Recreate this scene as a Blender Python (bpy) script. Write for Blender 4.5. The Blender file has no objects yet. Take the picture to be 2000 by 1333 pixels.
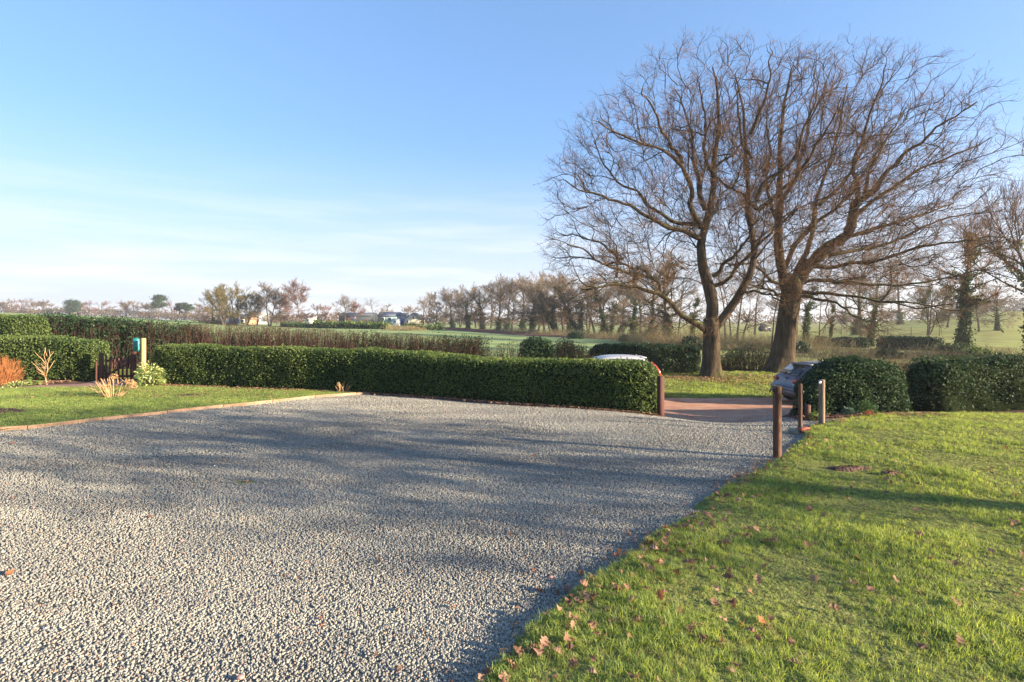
import bpy, bmesh, math, random
import numpy as np
from mathutils import Vector, Matrix

random.seed(7)
RNG = np.random.default_rng(11)
C = bpy.context.scene.collection
SC = bpy.context.scene
PI = math.pi

# ------------------------------------------------------------------ camera, sky, sun, exposure
CAM_Z = 2.0
cam_d = bpy.data.cameras.new('camera')
cam = bpy.data.objects.new('camera', cam_d); C.objects.link(cam)
cam.location = (0, 0, CAM_Z); cam.rotation_euler = (PI/2, 0, 0)
cam_d.sensor_width = 36; cam_d.lens = 18.0
cam_d.shift_y = -0.02075
cam_d.clip_start = 0.05; cam_d.clip_end = 9000
SC.camera = cam

SUN_AZ, SUN_EL = math.radians(109), math.radians(14.3)      # azimuth clockwise from +Y
world = bpy.data.worlds.new('World'); SC.world = world
world.use_nodes = True
wn, wl = world.node_tree.nodes, world.node_tree.links
wn.clear()
w_out = wn.new('ShaderNodeOutputWorld'); w_bg = wn.new('ShaderNodeBackground')
sky = wn.new('ShaderNodeTexSky'); sky.sky_type = 'NISHITA'; sky.sun_disc = False
sky.sun_elevation = SUN_EL; sky.sun_rotation = SUN_AZ
sky.altitude = 60; sky.air_density = 0.7; sky.dust_density = 0.9; sky.ozone_density = 3.0
w_bg.inputs['Strength'].default_value = 0.105
# thin cirrus low in the sky
tc = wn.new('ShaderNodeTexCoord'); mp = wn.new('ShaderNodeMapping')
mp.inputs['Scale'].default_value = (2.2, 2.2, 26.0); mp.inputs['Rotation'].default_value = (0.06, 0.05, 0.3)
nz = wn.new('ShaderNodeTexNoise'); nz.inputs['Scale'].default_value = 1.5
nz.inputs['Detail'].default_value = 7; nz.inputs['Roughness'].default_value = 0.58
rp = wn.new('ShaderNodeValToRGB')
rp.color_ramp.elements[0].position = 0.43; rp.color_ramp.elements[0].color = (0, 0, 0, 1)
rp.color_ramp.elements[1].position = 0.78; rp.color_ramp.elements[1].color = (1, 1, 1, 1)
sx = wn.new('ShaderNodeSeparateXYZ')
mr = wn.new('ShaderNodeMapRange'); mr.inputs['From Min'].default_value = 0.27; mr.inputs['From Max'].default_value = 0.04
mr.inputs['To Min'].default_value = 0.0; mr.inputs['To Max'].default_value = 1.0
mu = wn.new('ShaderNodeMath'); mu.operation = 'MULTIPLY'
mx = wn.new('ShaderNodeMix'); mx.data_type = 'RGBA'; mx.inputs['B'].default_value = (2.68, 2.70, 2.74, 1)
wl.new(tc.outputs['Generated'], mp.inputs['Vector']); wl.new(mp.outputs['Vector'], nz.inputs['Vector'])
wl.new(nz.outputs['Fac'], rp.inputs['Fac']); wl.new(tc.outputs['Generated'], sx.inputs['Vector'])
wl.new(sx.outputs['Z'], mr.inputs['Value']); wl.new(rp.outputs['Color'], mu.inputs[0]); wl.new(mr.outputs['Result'], mu.inputs[1])
# soften the contrast of the clear sky as the photograph's exposure does, then pale haze towards the horizon
gm_ = wn.new('ShaderNodeGamma'); gm_.inputs['Gamma'].default_value = 0.56; wl.new(sky.outputs['Color'], gm_.inputs['Color'])
tn = wn.new('ShaderNodeMix'); tn.data_type = 'RGBA'; tn.blend_type = 'MULTIPLY'; tn.inputs['Factor'].default_value = 1; tn.inputs['B'].default_value = (0.84, 1.12, 1.42, 1)
wl.new(gm_.outputs['Color'], tn.inputs['A'])
mh = wn.new('ShaderNodeMapRange'); mh.interpolation_type = 'SMOOTHSTEP'; mh.inputs['From Min'].default_value = 0.34; mh.inputs['From Max'].default_value = -0.02; mh.inputs['To Max'].default_value = 0.85
wl.new(sx.outputs['Z'], mh.inputs['Value'])
hz = wn.new('ShaderNodeMix'); hz.data_type = 'RGBA'; hz.inputs['B'].default_value = (2.10, 2.16, 2.30, 1)
wl.new(mh.outputs['Result'], hz.inputs['Factor']); wl.new(tn.outputs['Result'], hz.inputs['A'])
wl.new(mu.outputs['Value'], mx.inputs['Factor']); wl.new(hz.outputs['Result'], mx.inputs['A'])
wl.new(mx.outputs['Result'], w_bg.inputs['Color']); wl.new(w_bg.outputs['Background'], w_out.inputs['Surface'])

sun_d = bpy.data.lights.new('sun', 'SUN'); sun = bpy.data.objects.new('sun', sun_d); C.objects.link(sun)
sun_d.energy = 5.0; sun_d.angle = math.radians(0.55); sun_d.color = (1.0, 0.80, 0.55)
sdir = Vector((math.sin(SUN_AZ)*math.cos(SUN_EL), math.cos(SUN_AZ)*math.cos(SUN_EL), math.sin(SUN_EL)))
sun.rotation_euler = sdir.to_track_quat('Z', 'Y').to_euler(); sun.location = sdir*60

vs = SC.view_settings
vs.view_transform = 'Standard'; vs.look = 'None'; vs.exposure = 2.05; vs.gamma = 1.0; vs.use_curve_mapping = False
SC.cycles.volume_step_rate = 4.0; SC.cycles.max_bounces = 6; SC.cycles.transparent_max_bounces = 6
SC.cycles.volume_bounces = 0; SC.cycles.diffuse_bounces = 3

# ------------------------------------------------------------------ maths helpers
def sstep(t):
    t = np.clip(t, 0, 1); return t*t*(3-2*t)
def nrm(a):
    return a/np.maximum(np.linalg.norm(a, axis=-1, keepdims=True), 1e-9)
def lump(p, f, seed=0.0):
    """cheap smooth pseudo noise in -1..1 for an (N,3) array"""
    x, y, z = p[..., 0]*f, p[..., 1]*f, p[..., 2]*f
    s = seed*1.7
    return (np.sin(x*1.0+1.3*np.sin(y*0.9+s)+s)+np.sin(y*1.15+1.1*np.sin(z*1.2+2*s)+2.1)
            + np.sin(z*1.05+1.4*np.sin(x*0.8-s)+4.0)+0.6*np.sin(2.3*x+1.9*y+2.7*z+3*s))/3.2

YB_X = [-40, -12.7, -10.8, -4.66, 0.4, 3.6, 6.0, 9.0, 14.0, 40]
YB_Y = [24, 17.9, 17.45, 15.8, 13.45, 12.25, 11.6, 11.9, 12.4, 15]
Z170_U = [-3, -1, -0.75, -0.625, -0.55, -0.4, -0.2, 0, 0.6, 0.75, 0.95, 3]
Z170_Z = [6.0, 4.3, 2.7, 1.5, 0.6, 0.2, 0.0, -0.9, -1.0, 1.2, 4.6, 6]
def h(x, y):
    """height of the ground"""
    x = np.asarray(x, float); y = np.asarray(y, float)
    zp = -0.0143*np.clip(y, 0, 22)
    zl = np.interp(x, [-30, -12, -4, 4, 30], [-0.25, -0.45, -0.75, -0.98, -1.02])
    yb = np.interp(x, YB_X, YB_Y)
    z = zp+(zl-zp)*sstep((y-(yb-1.5))/8.5)
    z = z+0.16*np.exp(-((x-8.5)/3.2)**2-((y-8.6)/2.6)**2)*sstep((x-4.0)/2.5)
    z = z-0.24*np.exp(-((x-5.0)/1.5)**2-((y-12.8)/1.7)**2)
    u = x/np.maximum(y, 8.0)
    t = sstep((y-34)/130.0)
    z = z*(1-t)+np.interp(u, Z170_U, Z170_Z)*t
    return z
def hs(x, y): return float(h(x, y))
def P(px, py, Y):
    """world point seen at photo pixel (px,py) at distance Y"""
    return np.array([(px-1000)/1000*Y, Y, CAM_Z-(py-625)/1000*Y])
def G(px, py):
    """ground point seen at photo pixel (px,py)"""
    Y = np.geomspace(2, 600, 6000); X = (px-1000)/1000*Y
    z = CAM_Z-(py-625)/1000*Y
    hit = z < h(X, Y)
    k = np.argmax(hit) if hit.any() else np.searchsorted(Y, 230.0)
    return float(X[k]), float(Y[k])

# ------------------------------------------------------------------ object helpers
def tag(o, label=None, cat=None, group=None, kind=None):
    if label: o['label'] = label
    if cat: o['category'] = cat
    if group: o['group'] = group
    if kind: o['kind'] = kind
    return o
def thing(name, label, cat, loc=(0, 0, 0), rz=0, group=None):
    o = bpy.data.objects.new(name, None); C.objects.link(o)
    o.location = loc; o.rotation_euler = (0, 0, rz); o.empty_display_size = 0.2
    return tag(o, label, cat, group)
def mesh(name, V, Q=None, T=None, smooth=False, attrs=None):
    V = np.ascontiguousarray(V, np.float32).reshape(-1, 3)
    Q = np.zeros((0, 4), np.int32) if Q is None else np.asarray(Q, np.int32).reshape(-1, 4)
    T = np.zeros((0, 3), np.int32) if T is None else np.asarray(T, np.int32).reshape(-1, 3)
    me = bpy.data.meshes.new(name)
    me.vertices.add(len(V)); me.vertices.foreach_set('co', V.ravel())
    nl = Q.size+T.size; npoly = len(Q)+len(T)
    me.loops.add(nl); me.loops.foreach_set('vertex_index', np.concatenate([Q.ravel(), T.ravel()]).astype(np.int32))
    me.polygons.add(npoly)
    st = np.concatenate([np.arange(len(Q))*4, len(Q)*4+np.arange(len(T))*3]).astype(np.int32)
    me.polygons.foreach_set('loop_start', st)
    me.polygons.foreach_set('loop_total', np.concatenate([np.full(len(Q), 4), np.full(len(T), 3)]).astype(np.int32))
    if smooth: me.polygons.foreach_set('use_smooth', np.ones(npoly, bool))
    for k, a in (attrs or {}).items():
        at = me.attributes.new(k, 'FLOAT', 'POINT'); at.data.foreach_set('value', np.asarray(a, np.float32))
    me.update(calc_edges=True)
    return me
def obj(name, me, mat, parent=None, kind=None, label=None):
    o = bpy.data.objects.new(name, me); C.objects.link(o)
    if mat is not None and not me.materials: me.materials.append(mat)
    if parent is not None: o.parent = parent
    if kind: o['kind'] = kind
    if label: o['label'] = label
    return o
class MB:
    """collects verts/quads/tris into one mesh"""
    def __init__(s): s.V, s.Q, s.T, s.n, s.A = [], [], [], 0, []
    def add(s, V, Q=None, T=None, a=None):
        V = np.asarray(V, float).reshape(-1, 3)
        s.V.append(V)
        if Q is not None and len(Q): s.Q.append(np.asarray(Q).reshape(-1, 4)+s.n)
        if T is not None and len(T): s.T.append(np.asarray(T).reshape(-1, 3)+s.n)
        s.A.append(np.full(len(V), 0.5) if a is None else np.asarray(a, float)); s.n += len(V)
        return s
    def box(s, c, d, rz=0.0, bev=0.0, tilt=None):
        c = np.asarray(c, float); d = np.asarray(d, float)/2
        if bev > 0:
            bm = bmesh.new(); bmesh.ops.create_cube(bm, size=2)
            bmesh.ops.scale(bm, vec=Vector(d), verts=bm.verts)
            bmesh.ops.bevel(bm, geom=list(bm.edges), offset=bev, segments=1, affect='EDGES')
            bmesh.ops.triangulate(bm, faces=bm.faces)
            V = np.array([v.co[:] for v in bm.verts]); bm.verts.index_update()
            T = [[v.index for v in f.verts] for f in bm.faces]; Q = None; bm.free()
        else:
            V = np.array([[x, y, z] for x in (-1, 1) for y in (-1, 1) for z in (-1, 1)], float)*d
            Q = [[0, 1, 3, 2], [4, 6, 7, 5], [0, 4, 5, 1], [2, 3, 7, 6], [0, 2, 6, 4], [1, 5, 7, 3]]; T = None
        if tilt is not None: V = V@np.array(tilt.to_3x3()).T
        cs, sn = math.cos(rz), math.sin(rz)
        V = V@np.array([[cs, sn, 0], [-sn, cs, 0], [0, 0, 1]])
        return s.add(V+c, Q, T)
    def tube(s, pts, rad, k=8, cap=True, seed=0):
        pts = np.asarray(pts, float); rad = np.broadcast_to(np.asarray(rad, float), (len(pts),))
        V, Q = tubes(pts[None], rad[None], k, seed)
        T = []
        if cap:
            n = len(pts)
            V = np.vstack([V, pts[0], pts[-1]])
            for j in range(k):
                T.append([n*k, (j+1) % k, j]); T.append([n*k+1, (n-1)*k+j, (n-1)*k+(j+1) % k])
        return s.add(V, Q, T)
    def me(s, name, smooth=False, attr=False):
        return mesh(name, np.vstack(s.V), np.vstack(s.Q) if s.Q else None, np.vstack(s.T) if s.T else None, smooth,
                    {'rnd': np.concatenate(s.A)} if attr else None)
    def build(s, name, mat, parent=None, smooth=False, kind=None, label=None, attr=False, off=None):
        if off is not None: s.V = [v-np.asarray(off) for v in s.V]
        return obj(name, s.me(name, smooth, attr), mat, parent, kind, label)
def tubes(Pn, R, k=3, seed=0):
    """(N,S,3) polylines with (N,S) radii -> vertices and quads of k-sided tubes"""
    N, S, _ = Pn.shape
    T = np.empty_like(Pn); T[:, 1:-1] = Pn[:, 2:]-Pn[:, :-2]; T[:, 0] = Pn[:, 1]-Pn[:, 0]; T[:, -1] = Pn[:, -1]-Pn[:, -2]
    T = nrm(T)
    mean = nrm(Pn[:, -1]-Pn[:, 0])
    ref = np.cross(mean, np.array([0.31, 0.77, 0.55])); bad = np.linalg.norm(ref, axis=1) < 0.1
    ref[bad] = np.cross(mean[bad], np.array([1.0, 0.1, 0.0])); ref = nrm(ref)[:, None, :]
    U = nrm(ref-T*np.sum(ref*T, -1, keepdims=True)); W = np.cross(T, U)
    a = np.arange(k)*2*PI/k
    V = Pn[:, :, None, :]+R[:, :, None, None]*(np.cos(a)[None, None, :, None]*U[:, :, None, :]+np.sin(a)[None, None, :, None]*W[:, :, None, :])
    idx = np.arange(N*S*k).reshape(N, S, k)
    i0 = idx[:, :-1, :]; i1 = idx[:, 1:, :]
    Q = np.stack([i0, np.roll(i0, -1, 2), np.roll(i1, -1, 2), i1], -1).reshape(-1, 4)
    return V.reshape(-1, 3), Q
def ribbons(P0, P1_, w, rng):
    d = nrm(P1_-P0); sd = nrm(np.cross(d, rng.normal(size=d.shape)))*w
    return np.stack([P0-sd, P0+sd, P1_+sd*0.6, P1_-sd*0.6], 1).reshape(-1, 3), np.arange(4*len(P0)).reshape(-1, 4)
def leaves(pts, nor, size, rng, asp=0.55, jit=0.7, fold=0.0):
    """one rhombic leaf per point; returns V, Q, per-vertex random"""
    n = len(pts)
    nn = nrm(nor+jit*rng.normal(size=(n, 3)))
    t = nrm(np.cross(nn, rng.normal(size=(n, 3)))); b = np.cross(nn, t)
    s = (np.asarray(size)*rng.uniform(0.65, 1.25, n))[:, None]
    bend = nn*s*fold
    V = np.stack([pts-t*s, pts+b*s*asp+bend, pts+t*s, pts-b*s*asp+bend], 1).reshape(-1, 3)
    Q = np.arange(n*4).reshape(n, 4)
    return V, Q, np.repeat(rng.uniform(0, 1, n), 4)

# ------------------------------------------------------------------ materials
def nodes(name):
    m = bpy.data.materials.new(name); m.use_nodes = True
    nt = m.node_tree; nt.nodes.clear()
    out = nt.nodes.new('ShaderNodeOutputMaterial')
    return m, nt, out
def ramp(nt, cols, pos=None):
    r = nt.nodes.new('ShaderNodeValToRGB'); e = r.color_ramp.elements
    pos = pos or [i/(len(cols)-1) for i in range(len(cols))]
    while len(e) < len(cols): e.new(0.5)
    for i, c in enumerate(cols): e[i].position = pos[i]; e[i].color = (*c, 1)
    return r
def surf(name, cols, scale=8, rough=0.9, bump=0.2, bscale=None, pos=None, coord='Object', stretch=None, metal=0.0, spec=0.3, detail=5, coat=0.0, moss=None, bdist=0.02):
    """noise coloured principled surface with bump"""
    m, nt, out = nodes(name)
    p = nt.nodes.new('ShaderNodeBsdfPrincipled'); p.inputs['Roughness'].default_value = rough
    p.inputs['Metallic'].default_value = metal; p.inputs['Specular IOR Level'].default_value = spec
    p.inputs['Coat Weight'].default_value = coat
    t = nt.nodes.new('ShaderNodeTexCoord'); vec = t.outputs[coord]
    if coord == 'World':
        pass
    if stretch:
        mpn = nt.nodes.new('ShaderNodeMapping'); mpn.inputs['Scale'].default_value = stretch
        nt.links.new(vec, mpn.inputs['Vector']); vec = mpn.outputs['Vector']
    n = nt.nodes.new('ShaderNodeTexNoise'); n.inputs['Scale'].default_value = scale; n.inputs['Detail'].default_value = detail
    n.inputs['Roughness'].default_value = 0.6
    nt.links.new(vec, n.inputs['Vector'])
    r = ramp(nt, cols, pos or [0.3+0.4*i/max(1, len(cols)-1) for i in range(len(cols))])
    nt.links.new(n.outputs['Fac'], r.inputs['Fac'])
    col = r.outputs['Color']
    if moss:
        g = nt.nodes.new('ShaderNodeNewGeometry'); s = nt.nodes.new('ShaderNodeSeparateXYZ'); nt.links.new(g.outputs['Normal'], s.inputs['Vector'])
        n3 = nt.nodes.new('ShaderNodeTexNoise'); n3.inputs['Scale'].default_value = 1.1; nt.links.new(t.outputs['Object'], n3.inputs['Vector'])
        ad = nt.nodes.new('ShaderNodeMath'); ad.operation = 'MULTIPLY_ADD'; ad.inputs[1].default_value = 0.55
        nt.links.new(s.outputs['Z'], ad.inputs[0]); nt.links.new(n3.outputs['Fac'], ad.inputs[2])
        mrn = nt.nodes.new('ShaderNodeMapRange'); mrn.inputs['From Min'].default_value = 0.72; mrn.inputs['From Max'].default_value = 1.05
        mrn.inputs['To Max'].default_value = moss[1]
        nt.links.new(ad.outputs[0], mrn.inputs['Value'])
        mm = nt.nodes.new('ShaderNodeMix'); mm.data_type = 'RGBA'; mm.inputs['B'].default_value = (*moss[0], 1)
        nt.links.new(mrn.outputs['Result'], mm.inputs['Factor']); nt.links.new(col, mm.inputs['A']); col = mm.outputs['Result']
    nt.links.new(col, p.inputs['Base Color'])
    if bump:
        n2 = nt.nodes.new('ShaderNodeTexNoise'); n2.inputs['Scale'].default_value = bscale or scale*4; n2.inputs['Detail'].default_value = 4
        nt.links.new(vec, n2.inputs['Vector'])
        b = nt.nodes.new('ShaderNodeBump'); b.inputs['Strength'].default_value = bump; b.inputs['Distance'].default_value = bdist
        nt.links.new(n2.outputs['Fac'], b.inputs['Height']); nt.links.new(b.outputs['Normal'], p.inputs['Normal'])
    nt.links.new(p.outputs['BSDF'], out.inputs['Surface'])
    return m
def leafmat(name, cols, trans=0.3, rough=0.5, tcol=None, spec=0.35, src='rnd', patch=0.0, pos=None, pmap=None):
    """leaf/blade material: colour from a per-leaf random value, part of the light shines through"""
    m, nt, out = nodes(name)
    if src == 'rnd':
        a = nt.nodes.new('ShaderNodeAttribute'); a.attribute_name = 'rnd'; f = a.outputs['Fac']
    else:
        a = nt.nodes.new('ShaderNodeObjectInfo'); f = a.outputs['Random']
    if patch:
        g = nt.nodes.new('ShaderNodeNewGeometry')
        n = nt.nodes.new('ShaderNodeTexNoise'); n.inputs['Scale'].default_value = patch; n.inputs['Detail'].default_value = 3
        pv = g.outputs['Position']
        if pmap:
            pm = nt.nodes.new('ShaderNodeMapping'); pm.inputs['Rotation'].default_value = (0, 0, pmap[0]); pm.inputs['Scale'].default_value = pmap[1]; nt.links.new(pv, pm.inputs['Vector']); pv = pm.outputs['Vector']
        nt.links.new(pv, n.inputs['Vector'])
        m1 = nt.nodes.new('ShaderNodeMath'); m1.operation = 'MULTIPLY_ADD'; m1.inputs[1].default_value = 2.2; m1.inputs[2].default_value = -0.85
        nt.links.new(n.outputs['Fac'], m1.inputs[0])
        m2 = nt.nodes.new('ShaderNodeMath'); m2.operation = 'MULTIPLY_ADD'; m2.inputs[1].default_value = 0.55
        nt.links.new(f, m2.inputs[0])
        m3 = nt.nodes.new('ShaderNodeMath'); m3.operation = 'MULTIPLY'; m3.inputs[1].default_value = 0.5
        nt.links.new(m1.outputs[0], m3.inputs[0]); nt.links.new(m3.outputs[0], m2.inputs[2]); f = m2.outputs[0]
    r = ramp(nt, cols, pos); nt.links.new(f, r.inputs['Fac'])
    p = nt.nodes.new('ShaderNodeBsdfPrincipled'); p.inputs['Roughness'].default_value = rough; p.inputs['Specular IOR Level'].default_value = spec
    nt.links.new(r.outputs['Color'], p.inputs['Base Color'])
    if trans:
        tr = nt.nodes.new('ShaderNodeBsdfTranslucent')
        gm = nt.nodes.new('ShaderNodeMix'); gm.data_type = 'RGBA'; gm.blend_type = 'MULTIPLY'; gm.inputs['Factor'].default_value = 1
        gm.inputs['B'].default_value = (*(tcol or (1.5, 1.5, 0.9)), 1)
        nt.links.new(r.outputs['Color'], gm.inputs['A']); nt.links.new(gm.outputs['Result'], tr.inputs['Color'])
        ms = nt.nodes.new('ShaderNodeMixShader'); ms.inputs['Fac'].default_value = trans
        nt.links.new(p.outputs['BSDF'], ms.inputs[1]); nt.links.new(tr.outputs['BSDF'], ms.inputs[2])
        nt.links.new(ms.outputs['Shader'], out.inputs['Surface'])
    else:
        nt.links.new(p.outputs['BSDF'], out.inputs['Surface'])
    return m
def plain(name, col, rough=0.5, metal=0.0, spec=0.5, coat=0.0):
    return surf(name, [tuple(c*0.88 for c in col), tuple(min(1, c*1.1) for c in col)], scale=12, rough=rough, bump=0, metal=metal, spec=spec, coat=coat)

M = {}
M['bark'] = surf('oak_bark', [(0.026, 0.022, 0.016), (0.064, 0.049, 0.034), (0.11, 0.078, 0.05)], scale=3, rough=0.95, bump=0.9, bscale=9, stretch=(2.2, 2.2, 0.35), bdist=0.05, moss=((0.10, 0.13, 0.022), 0.75), spec=0.1)
M['branch'] = surf('branch_bark', [(0.034, 0.027, 0.021), (0.085, 0.06, 0.044)], scale=4, rough=0.95, bump=0.3, spec=0.1, moss=((0.09, 0.11, 0.024), 0.45))
M['twig'] = surf('twig_bark', [(0.11, 0.06, 0.034), (0.24, 0.13, 0.068)], scale=0.6, rough=0.9, bump=0, spec=0.1)
M['far_twig'] = surf('distant_twigs', [(0.12, 0.092, 0.064), (0.20, 0.15, 0.105)], scale=0.15, rough=0.95, bump=0, spec=0.0)
M['far_twig_red'] = surf('distant_reddish_twigs', [(0.13, 0.075, 0.058), (0.20, 0.12, 0.095)], scale=0.15, rough=0.95, bump=0, spec=0.0)
M['far_twig_olive'] = surf('distant_olive_twigs', [(0.10, 0.085, 0.036), (0.17, 0.145, 0.062)], scale=0.15, rough=0.95, bump=0, spec=0.0)
M['far_bark'] = surf('distant_bark', [(0.06, 0.05, 0.036), (0.13, 0.105, 0.075)], scale=1.2, rough=0.95, bump=0.3, spec=0.0)
M['ivy'] = leafmat('ivy_leaves', [(0.016, 0.032, 0.014), (0.034, 0.062, 0.022), (0.085, 0.115, 0.036)], trans=0.22, rough=0.55, spec=0.15)
M['privet'] = leafmat('privet_leaves', [(0.040, 0.070, 0.022), (0.085, 0.13, 0.038), (0.21, 0.255, 0.075), (0.27, 0.21, 0.09)], trans=0.3, rough=0.5, spec=0.2, patch=0.8, pos=[0, 0.45, 0.9, 1.0])
M['laurel'] = leafmat('evergreen_hedge_leaves', [(0.010, 0.030, 0.014), (0.022, 0.055, 0.024), (0.045, 0.085, 0.034)], trans=0.15, rough=0.5, spec=0.18)
M['ivy_hedge'] = leafmat('ivy_hedge_leaves', [(0.016, 0.036, 0.020), (0.034, 0.066, 0.034), (0.062, 0.092, 0.046)], trans=0.18, rough=0.6, spec=0.07)
M['far_green'] = leafmat('bright_shrub_leaves', [(0.05, 0.09, 0.02), (0.10, 0.16, 0.035), (0.18, 0.22, 0.05)], trans=0.3, rough=0.6)
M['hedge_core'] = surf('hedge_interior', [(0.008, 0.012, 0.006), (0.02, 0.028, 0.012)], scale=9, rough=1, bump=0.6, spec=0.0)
M['hedge_stem'] = surf('hedge_stems', [(0.036, 0.022, 0.019), (0.088, 0.052, 0.042)], scale=3, rough=0.9, bump=0, spec=0.1)
M['scrub'] = surf('dry_scrub', [(0.09, 0.085, 0.045), (0.22, 0.185, 0.10), (0.40, 0.33, 0.19)], scale=1.1, rough=0.95, bump=0, spec=0.0)
M['bramble'] = surf('bramble_stems', [(0.07, 0.062, 0.04), (0.15, 0.115, 0.075), (0.22, 0.19, 0.10)], scale=0.9, rough=0.95, bump=0, spec=0.0)
M['pine'] = leafmat('pine_needles', [(0.012, 0.03, 0.016), (0.028, 0.055, 0.026), (0.05, 0.08, 0.032)], trans=0.1, rough=0.7)
# ------------------------------------------------------------------ ground
def inpoly(p, poly):
    x, y = p[:, 0], p[:, 1]; r = np.zeros(len(p), bool); n = len(poly); j = n-1
    for i in range(n):
        xi, yi = poly[i]; xj, yj = poly[j]
        c = ((yi > y) != (yj > y)) & (x < (xj-xi)*(y-yi)/((yj-yi) if yj != yi else 1e-9)+xi)
        r ^= c; j = i
    return r
def near_edge(p, poly):
    a = np.asarray(poly, float); b = np.roll(a, -1, 0); best = np.full(len(p), 1e18); q = np.zeros_like(p)
    for i in range(len(a)):
        d = b[i]-a[i]; t = np.clip(((p-a[i])@d)/max(d@d, 1e-12), 0, 1); c = a[i]+t[:, None]*d
        dd = np.sum((p-c)**2, 1); m = dd < best; best[m] = dd[m]; q[m] = c[m]
    return q, np.sqrt(best)
def smooth_poly(poly, n=4, wob=0.0, seed=0):
    """resample a closed outline with Catmull-Rom and a little wobble"""
    a = np.asarray(poly, float); out = []; r = np.random.default_rng(seed); m = len(a)
    for i in range(m):
        p0, p1, p2, p3 = a[i-1], a[i], a[(i+1) % m], a[(i+2) % m]
        for k in range(n):
            t = k/n
            q = 0.5*((2*p1)+(-p0+p2)*t+(2*p0-5*p1+4*p2-p3)*t*t+(-p0+3*p1-3*p2+p3)*t**3)
            out.append(q+wob*r.normal(size=2))
    return np.array(out)
def sheet_data(poly, cell, dz, drop=0.0, zextra=None):
    poly = np.asarray(poly, float); lo, hi = poly.min(0)-cell, poly.max(0)+cell
    xs = np.arange(lo[0], hi[0]+cell, cell); ys = np.arange(lo[1], hi[1]+cell, cell)
    X, Y = np.meshgrid(xs, ys); p = np.stack([X.ravel(), Y.ravel()], 1)
    ins = inpoly(p, poly); nx, ny = len(xs), len(ys)
    i = (np.arange(ny-1)[:, None]*nx+np.arange(nx-1)[None]).ravel()
    Q = np.stack([i, i+1, i+1+nx, i+nx], 1); Q = Q[ins[Q].any(1)]
    used = np.unique(Q); mp_ = -np.ones(len(p), int); mp_[used] = np.arange(len(used)); Q = mp_[Q]; p = p[used]; ins = ins[used]
    q, d = near_edge(p, poly); p = np.where(ins[:, None], p, q); edge = ~ins
    z = h(p[:, 0], p[:, 1])+dz
    if zextra is not None: z = z+zextra(p[:, 0], p[:, 1])
    z = z-np.where(edge, drop, 0)
    return np.column_stack([p, z]), Q, np.where(edge, 0, d)
def sheet(name, poly, cell, dz, mat, drop=0.0, zextra=None):
    V, Q, d = sheet_data(poly, cell, dz, drop, zextra)
    o = obj(name, mesh(name, V, Q, smooth=True), mat, kind='structure')
    return o, V, Q, d

# --- the far ground: one sheet to the horizon
def fieldmat():
    m, nt, out = nodes('field')
    p = nt.nodes.new('ShaderNodeBsdfPrincipled'); p.inputs['Roughness'].default_value = 1; p.inputs['Specular IOR Level'].default_value = 0
    g = nt.nodes.new('ShaderNodeNewGeometry')
    def noise(sc, det=5, st=None):
        n = nt.nodes.new('ShaderNodeTexNoise'); n.inputs['Scale'].default_value = sc; n.inputs['Detail'].default_value = det
        v = g.outputs['Position']
        if st:
            q = nt.nodes.new('ShaderNodeMapping'); q.inputs['Scale'].default_value = st; nt.links.new(v, q.inputs['Vector']); v = q.outputs['Vector']
        nt.links.new(v, n.inputs['Vector']); return n
    # winter wheat in drilled rows
    mpn = nt.nodes.new('ShaderNodeMapping'); mpn.inputs['Rotation'].default_value = (0, 0, math.radians(104)); nt.links.new(g.outputs['Position'], mpn.inputs['Vector'])
    w = nt.nodes.new('ShaderNodeTexWave'); w.inputs['Scale'].default_value = 0.155; w.inputs['Distortion'].default_value = 1.2; w.inputs['Detail'].default_value = 2
    nt.links.new(mpn.outputs['Vector'], w.inputs['Vector'])
    n1 = noise(0.12); ad = nt.nodes.new('ShaderNodeMath'); ad.operation = 'MULTIPLY_ADD'; ad.inputs[1].default_value = 0.28
    nt.links.new(w.outputs['Fac'], ad.inputs[0]); nt.links.new(n1.outputs['Fac'], ad.inputs[2])
    r1 = ramp(nt, [(0.18, 0.215, 0.12), (0.22, 0.285, 0.125), (0.28, 0.345, 0.15)], [0.35, 0.58, 0.85]); nt.links.new(ad.outputs[0], r1.inputs['Fac'])
    # rough pasture
    n2 = noise(0.35, 8); r2 = ramp(nt, [(0.21, 0.19, 0.085), (0.25, 0.265, 0.10), (0.30, 0.32, 0.12)], [0.35, 0.5, 0.7]); nt.links.new(n2.outputs['Fac'], r2.inputs['Fac'])
    a = nt.nodes.new('ShaderNodeAttribute'); a.attribute_name = 'pasture'
    mxn = nt.nodes.new('ShaderNodeMix'); mxn.data_type = 'RGBA'
    nt.links.new(a.outputs['Fac'], mxn.inputs['Factor']); nt.links.new(r1.outputs['Color'], mxn.inputs['A']); nt.links.new(r2.outputs['Color'], mxn.inputs['B'])
    nt.links.new(mxn.outputs['Result'], p.inputs['Base Color'])
    nb = noise(3.0, 6); b = nt.nodes.new('ShaderNodeBump'); b.inputs['Strength'].default_value = 0.6; b.inputs['Distance'].default_value = 0.08
    nt.links.new(nb.outputs['Fac'], b.inputs['Height']); nt.links.new(b.outputs['Normal'], p.inputs['Normal'])
    nt.links.new(p.outputs['BSDF'], out.inputs['Surface']); return m
M['field'] = fieldmat()
rr = np.concatenate([np.linspace(0.3, 24, 36), np.geomspace(24.8, 1100, 120)])
na = 380; aa = np.linspace(0, 2*PI, na, endpoint=False)
RR, AA = np.meshgrid(rr, aa, indexing='ij'); gx, gy = RR*np.sin(AA), RR*np.cos(AA)
gz = h(gx, gy)-0.10*(1-sstep((gy-27)/3.0))*(1-sstep((np.abs(gx)-34)/6))
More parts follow.
